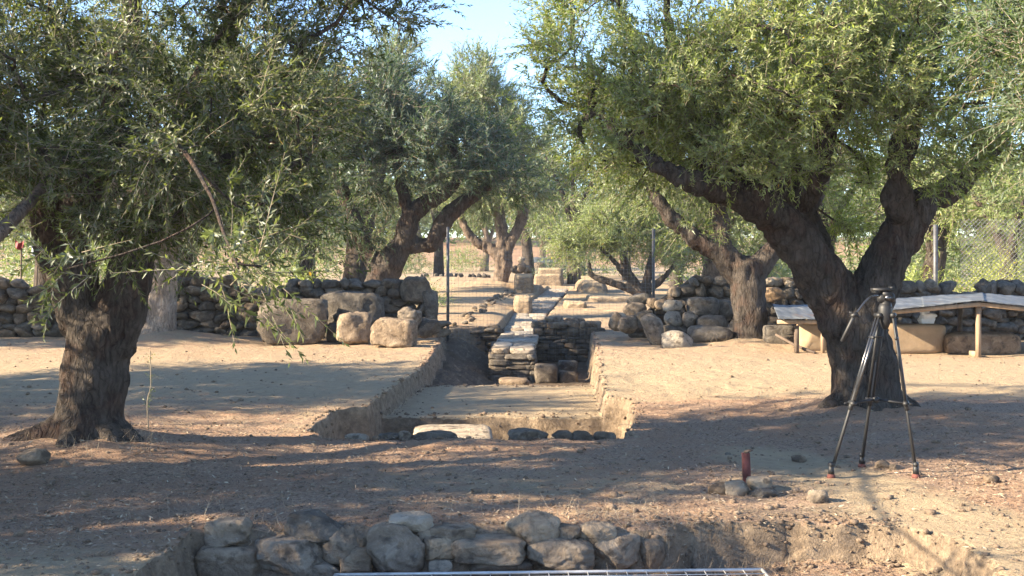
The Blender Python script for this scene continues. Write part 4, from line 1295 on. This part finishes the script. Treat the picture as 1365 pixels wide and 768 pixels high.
# small cut blocks in the pit floor
for k, (bx_, Y_, lab) in enumerate([((744, 481, 770, 502), 23.2, "small cut stone in the deep pit nearest the coursed wall"), ((744, 495, 771, 518), 21.6, "small cut stone at the front of the deep pit floor"),
                                   ((712, 486, 743, 520), 21.5, "flat grey paving stone in the floor of the deep pit")]):
    o = hero("cut_stone", bx_, Y_, M_grey, depth=1.1, p=14, cuts=2, rough=.05, sub=3, label=lab, cat="cut stone", yaw=.03)
hero("cut_stone", (664, 505, 706, 522), 20.4, M_stone, depth=1.3, p=9, cuts=1, rough=.04, sub=3, label="broad flat stone against the dark front of the path baulk", cat="cut stone", yaw=.02)

# ------------------------------------------------------------------ near pit: white slab and rim stones
v, f = ico(5)
v, f = stone_shape(4242, 5, 9, 1, .03, .03)
sl = mesh_from("marble_slab", v, f)
sl.polygons.foreach_set("use_smooth", np.ones(len(sl.polygons), bool))
o = put_stone("marble_slab", sl, (-.62, 12.55, -.36), (.43, .62, .17), (.03, .0, .06), M_pale)
tag(o, "long whitish stone slab lying in the near pit", "stone slab")
GR = "stones along the rim of the near pit"
for bx_, mat, p_, lab in [
    ((458, 579, 491, 594), M_pale, 4, "pale flat stone at the left corner of the near pit"),
    ((503, 577, 536, 592), M_grey, 4, "low grey rim stone left of the round one by the whitish slab"),
    ((530, 575, 549, 593), M_stone, 3, "round brown stone touching the left end of the whitish slab"),
    ((546, 577, 612, 600), M_grey, 5, "wide flat dark stone in front of the whitish slab"),
    ((676, 573, 732, 594), M_grey, 4, "broad hump of grey stone on the rim in the middle"),
    ((735, 575, 764, 592), M_grey, 4, "grey rim stone right of the broad hump"),
    ((762, 575, 794, 593), M_grey, 4, "grey rim stone second from the right corner of the near pit"),
    ((791, 576, 822, 592), M_grey, 4, "grey stone at the right corner of the near pit"),
]:
    hero("rim_stone", bx_, 10.95, mat, depth=1.0, p=p_, sub=4, rough=.12, label=lab, cat="stone", group=GR, yaw=0)

# ------------------------------------------------------------------ front wall: every stone a part
fw = thing("rubble_wall", "low wall of rough field stones lining the trench in the foreground", "stone wall", (-.3, 7.5, -.3))
FW = [((264, 729, 345, 775), M_front, 6, 3, 7.42), ((274, 694, 332, 731), M_front, 4, 6, 7.62), ((334, 719, 437, 767), M_front, 5, 4, 7.38), ((380, 686, 455, 722), M_grey, 4, 6, 7.72), ((431, 707, 483, 755), M_front, 3.5, 5, 7.42),
      ((462, 703, 504, 731), M_grey, 4, 6, 7.6), ((454, 732, 495, 768), M_front, 5, 5, 7.36), ((491, 703, 563, 765), M_stone, 4.5, 4, 7.36), ((518, 687, 575, 709), M_pale, 4, 4, 7.75), ((557, 706, 579, 721), M_pale, 6, 3, 7.46),
      ((575, 702, 633, 728), M_stone, 4, 6, 7.62), ((564, 717, 608, 744), M_front, 7, 3, 7.40), ((558, 738, 628, 768), M_stone, 4, 5, 7.46), ((609, 720, 699, 750), M_front, 8, 3, 7.38), ((678, 687, 744, 727), M_front, 3.5, 7, 7.58),
      ((734, 703, 775, 726), M_stone, 4, 6, 7.62), ((774, 699, 820, 731), M_front, 3.5, 6, 7.58), ((703, 721, 791, 762), M_front, 4, 5, 7.40), ((790, 716, 851, 758), M_front, 4, 6, 7.44), ((630, 747, 708, 770), M_stone, 5, 4, 7.42),
      ((412, 752, 452, 772), M_front, 5, 4, 7.36), ((376, 761, 416, 778), M_front, 4, 5, 7.38), ((571, 748, 602, 766), M_pale, 4, 5, 7.34), ((742, 752, 812, 772), M_stone, 4, 5, 7.44), ((488, 757, 560, 775), M_grey, 5, 5, 7.40), ((846, 722, 886, 764), M_stone, 4, 7, 7.55)]
for bx_, mat, p_, cu, Y_ in FW:
    gx_, gz_ = (bx_[2] - bx_[0]) * .05, (bx_[3] - bx_[1]) * .07
    bx_ = (bx_[0] - gx_, bx_[1] - gz_, bx_[2] + gx_, bx_[3] + gz_)
    hero("stone", bx_, min(Y_, 7.46), mat, fw, depth=.95, back=.35, p=p_, cuts=cu, rough=.14, fine=.07, sub=5)

rs = np.random.default_rng(5)
for k in range(64):
    px, py = rs.uniform(268, 852), rs.uniform(704, 768)
    q = P(px, py, 7.52 + .06 * rs.uniform(-1, 1) + (768 - py) * .0022)
    r_ = rs.uniform(.03, .075)
    put_stone("stone", STONES[rs.integers(16)], q, (r_ * 1.3, r_, r_ * .8), rs.uniform(-.4, .4, 3), [M_stone, M_grey, M_brown][k % 3], fw)

# metal mesh panel laid over the cut
mp = thing("mesh_panel", "white metal mesh panel lying across the trench at the bottom edge", "mesh panel", (.3, 6.1, -.2))
A0, B0 = P(447, 766.5, 7.12), P(1016, 759.5, 7.12)
back = np.array([0, -2.1, .02])
def seg_tube(a, b, r, seg=6):
    return tube(np.array([a, b]), r, seg)
mk("frame", *cat_mesh([seg_tube(A0, B0, .011), seg_tube(A0, A0 + back, .011), seg_tube(B0, B0 + back, .011), seg_tube(A0 + back, B0 + back, .011)]), M_mesh, mp)
ws = []
nw = int(np.linalg.norm(B0 - A0) / .112)
for k in range(1, nw):
    q = A0 + (B0 - A0) * k / nw
    ws.append(seg_tube(q, q + back, .0035, 5))
for k in range(1, 19):
    ws.append(seg_tube(A0 + back * k / 19 + (0, 0, .005), B0 + back * k / 19 + (0, 0, .005), .0035, 5))
tag(mk("wire_grid", *cat_mesh(ws), M_mesh, mp), kind="stuff")

# ------------------------------------------------------------------ tripod
def tripod():
    hub = P(1180, 421, 9.12)
    t = thing("camera_tripod", "tall black camera tripod with a pan handle standing before the right olive", "tripod", (hub[0], hub[1], gz(hub[0], hub[1])))
    feet = []
    for px, py in ((1108, 637), (1221, 637), (1149, 623)):
        g = ground_at(px, py); feet.append(g)
    # head
    top = P(1176, 386, 9.12)
    mk("camera_plate", *cat_mesh([box(top + (0, 0, .0), (.155, .09, .022)), box(top + (.07, 0, .008), (.03, .07, .03)), box(top + (-.055, 0, -.016), (.03, .085, .02))]), M_black, t)
    hd = P(1181, 397, 9.12)
    parts = [tube([hd + (-.06, 0, .0), hd + (-.045, 0, 0), hd + (.045, 0, 0), hd + (.06, 0, 0)], [.03, .04, .04, .03], 18), box(hd + (0, 0, .03), (.07, .08, .045)), tube([hd + (0, 0, -.02), hd + (0, 0, -.06), hd + (0, 0, -.075)], [.036, .044, .05], 18)]
    mk("fluid_head", *cat_mesh(parts), M_black, t)
    dr = mk("drag_dial", *tube([hd + (0, -.035, .0), hd + (0, -.062, 0)], [.026, .022], 16), M_tubem, t)
    mk("bowl", *tube([hub + (0, 0, .09), hub + (0, 0, .06), hub + (0, 0, .0), hub + (0, 0, -.05), hub + (0, 0, -.10)], [.042, .052, .052, .04, .02], 20), M_black, t)
    h = [P(1172, 394, 9.05), P(1160, 396, 8.98), P(1150, 406, 8.95), P(1140, 420, 8.93)]
    hr = resample(h, [.011, .009, .008, .008], .03)
    ph = mk("pan_handle", *tube(*hr, 8), M_tubem, t)
    mk("grip", *tube([P(1140, 419, 8.93), P(1136, 427, 8.925), P(1122, 455, 8.91)], [.015, .016, .013], 10), M_black, ph)
    mk("clamp", *cat_mesh([box(P(1139, 420, 8.93), (.05, .035, .03), 0, .5), tube([P(1132, 416, 8.93), P(1146, 423, 8.93)], .008, 8)]), M_black, ph)
    knees = []
    for k, ft in enumerate(feet):
        d = ft - hub; d[2] = 0; d = d / np.linalg.norm(d)
        a0 = hub + d * .062 + (0, 0, -.01)
        ft0 = ft + (0, 0, .045)
        ax = (ft0 - a0); ax = ax / np.linalg.norm(ax)
        sd = np.cross(ax, d); sd = sd / np.linalg.norm(sd)
        a1 = a0 + (ft0 - a0) * .56
        knees.append(a1)
        lg = mk("leg", *cat_mesh([seg_tube(a0 + sd * .02, a1 + sd * .02, .0105, 10), seg_tube(a0 - sd * .02, a1 - sd * .02, .0105, 10)]), M_tubem if k == 0 else M_black, t)
        mk("leg_top", *tube([a0 - ax * .015 - sd * .035, a0 - ax * .015 + sd * .035], .02, 10), M_black, lg)
        mk("cross_bar", *tube([a0 + ax * .16 - sd * .033, a0 + ax * .16 + sd * .033], .012, 8), M_black, lg)
        mk("lower_tube", *seg_tube(a0 + (ft0 - a0) * .30, ft0, .0125, 10), M_black, lg)
        mk("leg_lock", *cat_mesh([tube([a1 - sd * .036, a1 + sd * .036], .02, 10), seg_tube(a1 + sd * .02 + d * .01, a1 + sd * .02 + d * .05, .007, 6), seg_tube(a1 - ax * .02, a1 + ax * .05, .019, 10)]), M_black, lg)
        mk("foot", *cat_mesh([tube([ft + (0, 0, .10) - sd * .018, ft + (0, 0, .10) + sd * .018], .02, 10), tube([ft + (0, 0, .09), ft + (0, 0, .03)], [.02, .024], 10)]), M_black, lg)
        mk("rubber_pad", *tube([ft + (0, 0, .034), ft + (0, 0, .02), ft + (0, 0, -.004)], [.018, .03, .033], 14), M_redpad, lg)
    c = np.mean(knees, axis=0) + (0, 0, .02)
    mk("spreader", *cat_mesh([seg_tube(c, q, .009, 8) for q in knees] + [tube([c + (0, 0, .015), c - (0, 0, .02)], .025, 12)]), M_black, t)
tripod()

# ------------------------------------------------------------------ shelter over the finds
YS = 19.4
def quad_sheet(a, b, c, d, nu, nv, wave, thick, seed):
    """sheet a-b (front) / d-c (back), wavy along u"""
    u, v = np.meshgrid(np.linspace(0, 1, nu), np.linspace(0, 1, nv))
    p = ((1 - u) * (1 - v))[..., None] * a + (u * (1 - v))[..., None] * b + (u * v)[..., None] * c + ((1 - u) * v)[..., None] * d
    ln = np.linalg.norm(b - a)
    p[..., 2] += wave * np.sin(u * ln / .076 * 6.28 / 2) + .02 * fbm2(u * 4, v * 3, seed, 3)
    top = p.reshape(-1, 3); bot = top - (0, 0, thick)
    i = (np.arange(nv - 1)[:, None] * nu + np.arange(nu - 1)[None]).ravel()
    q = np.stack([i, i + 1, i + nu + 1, i + nu], -1); n = nu * nv
    rim = list(range(nu)) + [nu * k + nu - 1 for k in range(1, nv)] + [n - 1 - k for k in range(1, nu)] + [nu * (nv - 1 - k) for k in range(1, nv - 1)]
    r_ = np.array(rim); r2 = np.roll(r_, -1)
    return np.concatenate([top, bot]), np.concatenate([q, q[:, ::-1] + n, np.stack([r_, r_ + n, r2 + n, r2], -1)])

def post(a, b, w, mat, parent, name="post"):
    ln = b[2] - a[2]
    c = (a + b) / 2
    return mk(name, *box(c, (w, w, ln)), mat, parent, smooth=False)

def shelter(label, front, back, posts, backs, seed):
    g = thing("find_shelter", label, "shelter", (front[0][0], front[0][1], 0))
    for k in range(len(front) - 1):
        a, b = front[k], front[k + 1]; d, c = back[k], back[k + 1]
        n = max(1, int(round((b[0] - a[0]) / .78)))
        for j in range(n):
            t0, t1 = j / n, (j + 1) / n + .03
            rs_ = (seed + k * 7 + j) % 5
            lift = np.array([0, 0, .028 + .007 * (j % 2) + .003 * k])
            mk("roof_sheet", *quad_sheet(a + (b - a) * t0 + lift + (0, -.08, 0), a + (b - a) * t1 + lift + (0, -.08, 0), d + (c - d) * t1 + lift, d + (c - d) * t0 + lift, 44, 7, .0012, .004, seed + j), M_sheet, g)
        dv = (b - a); L = np.linalg.norm(dv)
        for q0, q1, nm in ((a, b, "front_beam"), (d, c, "back_beam")):
            dv = q1 - q0; L = np.linalg.norm(dv); ux = dv / L
            sec = []
            for q in (q0, q1):
                for sy, sz in ((-.025, -.06), (.025, -.06), (.025, .005), (-.025, .005)):
                    sec.append(q + (0, sy, sz))
            mk(nm, np.array(sec), np.array([[0, 1, 5, 4], [1, 2, 6, 5], [2, 3, 7, 6], [3, 0, 4, 7], [3, 2, 1, 0], [4, 5, 6, 7]]), M_wood, g, smooth=False)
    for x, y, zt, m_, w in posts + backs:
        post(np.array([x, y, gz(x, y) - .05]), np.array([x, y, zt]), w, m_, g)
    return g
fr = [P(1150, 418, YS), P(1306, 403.5, YS), P(1440, 418, YS)]
bk = [P(1150, 402, 22.0), P(1306, 393, 22.0), P(1440, 402, 22.0)]
xp = (1306 - CX) / F * YS
shelter("low timber shelter with grey metal sheets over stone blocks at the right edge", fr, bk,
        [(xp, YS + .06, P(1306, 405, YS)[2] - .055, M_wood, .07), (P(1420, 0, YS)[0], YS + .06, .66, M_wood, .07)],
        [(P(1281, 0, 21.8)[0], 21.85, .80, M_darkwood, .07), (P(1180, 0, 21.8)[0], 21.85, .72, M_darkwood, .07)], 3)
fr = [P(1036, 427, 20.0), P(1150, 428, 20.0)]
bk = [P(1030, 408, 22.2), P(1140, 408, 22.2)]
shelter("lower shelter roof of blue grey sheets left of the tripod olive", fr, bk,
        [(P(1098, 0, 20)[0], 20.06, P(0, 431, 20)[2] - .04, M_wood, .06), (P(1063, 0, 20)[0], 20.06, P(0, 431, 20)[2] - .04, M_darkwood, .07)], [(P(1050, 0, 22)[0], 22.1, .62, M_darkwood, .06)], 5)
GB = "stone blocks kept under the shelters"
def block(bx_, Y_, mat, lab, p_=10, dep=.9, sub=4, rough=.03):
    o = hero("stone_block", bx_, Y_, mat, depth=dep, p=p_, cuts=2, rough=rough, fine=.03, sub=sub, label=lab, cat="stone block", group=GB, yaw=.02)
    return o
block((1066, 431, 1102, 470), 20.5, M_block, "upright tan block under the lower shelter roof")
block((1150, 432, 1264, 472), 20.1, M_block, "long tan squared block under the right shelter", dep=.5)
block((1262, 443, 1364, 475), 19.9, M_brown, "long weathered brown block with a rounded end at the right edge", 5, .6, 4, .08)
block((1020, 434, 1060, 452), 21.3, M_grey, "dark slab stacked under the left end of the lower shelter roof", 8)
block((1020, 447, 1062, 470), 21.2, M_grey, "dark bottom slab under the left end of the lower shelter roof", 8)
for k, (px, Yb) in enumerate([(1175, 20.2), (1250, 20.2), (1299, 19.6)]):
    q = P(px, 0, Yb)
    o = mk("timber_offcut", *box((q[0], q[1], gz(q[0], q[1]) + .03), (.10, .16, .10), .1 * k), M_wood, None, smooth=False)
    tag(o, ["short timber offcut under the left end of the long tan block", "short timber offcut under the right end of the long tan block", "short sunlit timber offcut before the weathered brown block"][k], "timber block")
# crumpled white packets on the long block
wp = thing("packet_pile", "small pile of crumpled white packets on the long tan block", "packets", P(1237, 433, 20.35))
for bx_ in ((1226, 423, 1248, 433), (1228, 417, 1251, 426), (1227, 414, 1240, 420)):
    hero("packet", bx_, 20.3, M_white, wp, depth=1.0, p=6, cuts=8, rough=.2, fine=.08, sub=3, yaw=.3)
# leaning pole
q0, q1 = P(1034, 446, 20.6), ground_at(1086, 472)
tag(mk("wooden_pole", *tube([q0, (q0 + q1) / 2 + (0, 0, -.02), q1 + (0, 0, .02)], [.022, .025, .025], 8), M_darkwood), "dark wooden pole leaning down beside the lower shelter roof", "pole")

# ------------------------------------------------------------------ fences
def wire_fence():
    Yf = 25.1
    x0, x1 = P(597, 0, Yf)[0], P(871, 0, Yf)[0]
    f = thing("wire_fence", "thin wire mesh fence with two dark posts crossing the excavation", "fence", ((x0 + x1) / 2, Yf, 0))
    for x, yt, yb in ((x0, 303, 446), (x1, 305, 440)):
        top, bot = P(0, yt, Yf)[2], min(P(0, yb, Yf)[2], gz(x, Yf)) - .1
        mk("post", *tube([(x, Yf, bot), (x, Yf, top)], .032, 10), M_post, f)
    ws = []
    for z in np.arange(-.55, 1.75, .075):
        ws.append(tube([(x0, Yf - .035, z), (x0 * .4, Yf - .05, z - .02), (x1 * .4, Yf - .05, z - .02), (x1, Yf - .035, z)], .0017, 3, False))
    for x in np.arange(x0, x1, .075):
        ws.append(tube([(x, Yf - .038, -.58), (x, Yf - .052, .6), (x, Yf - .038, 1.76)], .0017, 3, False))
    tag(mk("wire_grid", *cat_mesh(ws), M_wire, f), kind="stuff")
wire_fence()

def chain_link():
    Yf = 26.5
    xs = [P(px, 0, Yf)[0] for px in (1247, 1420)]
    f = thing("chain_link_fence", "chain link fence on a grey post above the right wall", "fence", (xs[0], Yf, 0))
    for x in xs:
        mk("post", *tube([(x, Yf, -.1), (x, Yf, P(0, 300, Yf)[2])], .05, 10), M_post, f)
    z0, z1 = .9, P(0, 292, Yf)[2]
    xa, xb = P(1280, 0, Yf)[0], xs[1]
    ws = []
    h = z1 - z0
    for x in np.arange(xa - h, xb, .10):
        for s in (1, -1):
            a = np.array([x, Yf - .02 * s, z0 if s > 0 else z1]); b = np.array([x + h, Yf - .02 * s, z1 if s > 0 else z0])
            t0 = max(0, (xa - x) / h); t1 = min(1, (xb - x) / h)
            if t1 > t0: ws.append(tube([a + (b - a) * t0, a + (b - a) * t1], .006, 3, False))
    tag(mk("chain_mesh", *cat_mesh(ws), M_wire, f), kind="stuff")
chain_link()

# ------------------------------------------------------------------ loose things on the ground
g = ground_at(995, 644)
tag(mk("marker_stake", *cat_mesh([box((g[0], g[1], g[2] + .09), (.052, .04, .26), .1, .04)]), M_redstake, None, smooth=False), "short red painted stake standing among three stones", "stake")
tag(mk("dry_leaf", *cat_mesh([box((g[0] + .012, g[1], g[2] + .232), (.06, .03, .012), .3, .25)]), M_litter, None, smooth=False), "curled dry leaf lying on top of the red stake", "leaf")
for bx_, mat, lab in [((944, 641, 973, 659), M_brown, "brown round stone left of the red stake"), ((967, 638, 1000, 661), M_pale, "pale grey stone touching the red stake on its left"),
                      ((997, 634, 1031, 654), M_pale, "pale slanting stone right of the red stake"), ((1003, 648, 1037, 663), M_grey, "dark low stone under the pale slanting one by the red stake"),
                      ((1077, 650, 1106, 670), M_stone, "single angular stone between the red stake and the tripod"), ((1168, 612, 1188, 626), M_stone, "stone between the tripod feet, the larger of two"),
                      ((1186, 615, 1202, 626), M_stone, "stone between the tripod feet, the smaller of two"), ((1056, 602, 1077, 614), M_stone, "flat stone left of the tripod on the littered ground"),
                      ((1313, 634, 1335, 644), M_brown, "brick like piece of stone at the right edge beyond the tripod"), ((21, 597, 61, 621), M_stone, "rounded stone at the left foot of the forked olive"),
                      ((124, 731, 146, 741), M_stone, "small flat pale stone in the bottom left corner"), ((1205, 722, 1245, 745), M_stone, "grey stone at the right end of the foreground trench"),
                      ((1214, 736, 1248, 768), M_brown, "brown clod like stone at the right end of the foreground trench"), ((690, 600, 708, 607), M_stone, "small flat stone on the bare ground below the rim stones"),
                      ((238, 700, 256, 708), M_stone, "small pebble like stone left of the foreground wall"), ((965, 600, 977, 606), M_grey, "little dark stone on the littered ground behind the red stake")]:
    Yb = ground_at((bx_[0] + bx_[2]) / 2, bx_[3])[1] if bx_[1] < 715 or bx_[0] < 1000 else 7.5
    hero("stone", bx_, Yb, mat, depth=1.0, p=4, sub=3, rough=.14, label=lab, cat="stone", seat=bx_[0] < 1200)

row = thing("stone_row", "straight row of small dark stones on the sunlit ground left of the middle olive", "stone row", (-2.6, 62, 0))
for k in range(15):
    xv = (562 + k * 6.4 - CX) / F * 62 + rs.uniform(-.06, .06)
    if k in (2, 9): continue
    put_stone("stone", STONES[k], (xv, 62 + rs.uniform(-.1, .1), gz(xv, 62) + .1), (rs.uniform(.1, .16), .13, rs.uniform(.1, .18)), rs.uniform(-.2, .2, 3), M_grey, row)
for k, (px, py, r_, m_) in enumerate([(694, 358, .28, M_stone), (703, 360, .22, M_stone), (688, 360, .22, M_grey), (695, 347, .17, M_pale)]):
    q = P(px, py, 48.6)
    o = put_stone("stone", STONES[k + 5], q, (r_, r_, r_ * .9), (0, 0, k), m_)
    tag(o, ["tan stone on the tall grey baulk by the middle olive", "tan stone at the right edge of the tall grey baulk", "grey stone at the left edge of the tall grey baulk", "bluish white stone topping the heap on the tall grey baulk"][k], "stone")

tp = thing("tarpaulin_roof", "low grey tarpaulin roof seen far off right of the middle olive", "tarpaulin", (1.5, 80, 0))
q = [P(692, 350, 80), P(740, 350, 80), P(733, 343, 83), P(694, 343, 83)]
mk("tarpaulin", *quad_sheet(*q, 20, 6, .02, .02, 4), M_sheet, tp)
for q_ in q: post(np.array([q_[0], q_[1], gz(q_[0], q_[1])]), q_ - (0, 0, .03), .08, M_darkwood, tp)

def hung_cloth(label, px, py, w, h, mat, cat):
    q = P(px, py, 25.6)
    t = thing("garden_pole", label, cat, (q[0], q[1], gz(q[0], q[1])))
    mk("pole", *tube([(q[0], q[1] + .05, gz(q[0], q[1]) - .1), (q[0] + .02, q[1] + .05, q[2] + h * .6)], .018, 7), M_darkwood, t)
    u, v = np.meshgrid(np.linspace(-1, 1, 12), np.linspace(-1, 1, 9))
    f_ = np.stack([q[0] + u * w / 2 * (1 - .06 * v), q[1] + .04 * np.sin(u * 5 + v), q[2] - v * h / 2 - .03 * np.cos(u * 3.1)], -1).reshape(-1, 3)
    bk_ = f_ + (0, .012, 0)
    i = (np.arange(8)[:, None] * 12 + np.arange(11)[None]).ravel()
    qd = np.stack([i, i + 1, i + 13, i + 12], -1)
    mk("cloth", np.concatenate([f_, bk_]), np.concatenate([qd, qd[:, ::-1] + 108]), mat, t)
hung_cloth("red cloth hung on a thin pole behind the left wall at the left edge", 26, 327, .2, .15, M_redtub, "cloth on pole")
hung_cloth("whitish cloth hung on a thin pole just right of the red cloth", 47, 333, .2, .22, M_white, "cloth on pole")

# ------------------------------------------------------------------ ground cover
def scatter(n, y0, y1, seed):
    rs = np.random.default_rng(seed)
    yv = 1 / rs.uniform(1 / y1, 1 / y0, n)
    xv = rs.uniform(-.5, .5, n) * yv * .98
    return rs, xv, yv

def leaf_litter():
    rs, x, y = scatter(150000, 5.4, 24, 5)
    keep = rs.uniform(size=len(x)) < np.clip(litter_at(x, y) * 1.15 + .25 * fbm2(x * 1.3, y * 1.3, 8, 3), .10, 1)
    x, y = x[keep], y[keep]; n = len(x)
    an = rs.uniform(0, 6.28, n); L = rs.uniform(.012, .042, n) * rs.choice([1, 1, 1.4], n); w = L * rs.uniform(.09, .22, n)
    z = ground_h(x, y) + rs.uniform(.003, .014, n)
    tl = rs.normal(size=n) * .25
    dx, dy = np.cos(an), np.sin(an)
    d = np.stack([dx * np.cos(tl), dy * np.cos(tl), np.sin(tl)], -1) * L[:, None] / 2
    s = np.stack([-dy, dx, rs.normal(size=n) * .5], -1) * w[:, None] / 2
    c = np.stack([x, y, z + np.abs(np.sin(tl)) * L * .4], -1)
    V = np.stack([c - d, c + s, c + d, c - s], 1).reshape(-1, 3)
    b = np.arange(n)[:, None] * 4
    o = mk("leaf_litter", V, b + np.array([[0, 1, 2, 3]]), M_litter, None, smooth=False)
    at = o.data.attributes.new("rnd", 'FLOAT', 'POINT'); at.data.foreach_set("value", np.repeat(rs.uniform(size=n), 4).astype(np.float32))
    tag(o, "fallen olive leaves and bits of straw scattered over the dry ground", "leaf litter", kind="stuff")
leaf_litter()

def pebbles():
    rs, x, y = scatter(4200, 5.6, 26, 15)
    lip = 500
    x[:lip] = rs.uniform(.9, 2.5, lip); y[:lip] = 7.62 + rs.normal(size=lip) * .13
    fx, fy = [], []
    for poly in (PIT_A, PLAT, CUT_C, PIT_B):
        for (ax, ay), (bx2, by2) in zip(poly, poly[1:] + poly[:1]):
            k = int(np.hypot(bx2 - ax, by2 - ay) * 34)
            t = rs.uniform(0, 1, k)
            fx.append(ax + (bx2 - ax) * t + rs.uniform(-.09, .09, k)); fy.append(ay + (by2 - ay) * t + rs.uniform(-.09, .09, k))
    x = np.concatenate([x] + fx); y = np.concatenate([y] + fy)
    v0, f0 = ico(1)
    n = len(x)
    r = np.minimum(rs.gamma(1.5, .0045, n) + .003, .035)
    r[:lip] *= .75
    z = ground_h(x, y) + r * .3
    V = v0[None] * (1 + .25 * rs.normal(size=(n, len(v0), 1))) * np.stack([r * 1.2, r, r * .75], -1)[:, None, :] + np.stack([x, y, z], -1)[:, None, :]
    Fs = (np.arange(n)[:, None, None] * len(v0) + f0[None]).reshape(-1, 3)
    o = mk("gravel", V.reshape(-1, 3), Fs, M_pebble, None, smooth=False)
    tag(o, "small pebbles and clods strewn on the dry ground", "gravel", kind="stuff")
pebbles()

def fallen_twigs():
    rs, x, y = scatter(700, 5.6, 20, 25)
    keep = rs.uniform(size=len(x)) < np.clip(litter_at(x, y), .1, 1)
    x, y = x[keep], y[keep]; n = len(x)
    p = np.column_stack([x, y, ground_h(x, y) + .008])
    d = norm(np.column_stack([rs.normal(size=(n, 2)), rs.normal(size=n) * .06]))
    v, f = stems_mesh(p, d, rs.uniform(.05, .24, n), rs.normal(size=(n, 3)) * np.array([.5, .5, .05]), .003, 3)
    o = mk("fallen_twigs", v, f, M_twig, None)
    tag(o, "dry broken twigs lying about under the olives", "twigs", kind="stuff")
fallen_twigs()

def dry_grass():
    rs = np.random.default_rng(3)
    ps = []
    for px, py, n, sp in [(345, 722, 30, .05), (330, 716, 20, .04), (880, 700, 120, .35), (800, 695, 40, .2), (985, 700, 40, .3), (700, 715, 20, .1), (180, 585, 60, .15), (90, 600, 60, .3), (560, 450, 40, .3), (1000, 462, 50, .5), (640, 690, 40, .5), (300, 690, 50, .4)]:
        g = ground_at(px, py)
        ps.append(np.column_stack([g[0] + rs.normal(size=n) * sp, g[1] + rs.normal(size=n) * sp * .6]))
    q = np.concatenate(ps); n = len(q)
    p = np.column_stack([q, ground_h(q[:, 0], q[:, 1])])
    d = norm(np.column_stack([rs.normal(size=(n, 2)) * .45, np.ones(n)]))
    L = rs.uniform(.05, .15, n)
    v, f = stems_mesh(p, d, L, rs.normal(size=(n, 3)) * .5, .0016, 3)
    o = mk("dry_grass", v, f, M_litter, None)
    at = o.data.attributes.new("rnd", 'FLOAT', 'POINT'); at.data.foreach_set("value", np.repeat(rs.uniform(.7, 1, n), 12).astype(np.float32))
    tag(o, "sparse dry grass stalks on the bare ground", "dry grass", kind="stuff")
dry_grass()

def sapling():
    g = ground_at(198, 572)
    t = thing("sapling", "thin leafless sprout standing right of the forked olive trunk", "sapling", g)
    top = P(200, 468, g[1])
    st = resample([g + (0, 0, -.02), g + (-.01, 0, .25), (g + top) / 2 + (.015, 0, .05), top], [.006, .005, .004, .0025], .05)
    mk("stem", *tube(*st, 6), M_twig, t)
    rs = np.random.default_rng(2)
    k = rs.integers(3, len(st[0]), 26)
    v, f, rn = leaves_mesh(st[0][k], norm(rs.normal(size=(26, 3)) + (0, 0, .6)), np.full(26, .06), rs.normal(size=(26, 3)) * .3, 4, .03, rs, .25)
    o = mk("foliage", v, f, M_leaf, t, smooth=False)
    at = o.data.attributes.new("rnd", 'FLOAT', 'POINT'); at.data.foreach_set("value", rn.astype(np.float32))
    o.color = (1.3, 1.2, .9, 1)
sapling()

# ------------------------------------------------------------------ air
def haze():
    v, f = box((0, 90, 7), (300, 330, 20))
    m, nt, n, l = new_mat("thin_haze")
    pv = N(nt, "ShaderNodeVolumePrincipled", i_Density=.00042, i_Anisotropy=.2)
    pv.inputs["Color"].default_value = (.86, .92, 1.0, 1)
    o = N(nt, "ShaderNodeOutputMaterial")
    l.new(pv.outputs[0], o.inputs["Volume"])
    h = mk("haze", v, f, m, None, smooth=False)
    tag(h, "thin pale air over the whole olive grove", "haze", kind="stuff")
haze()
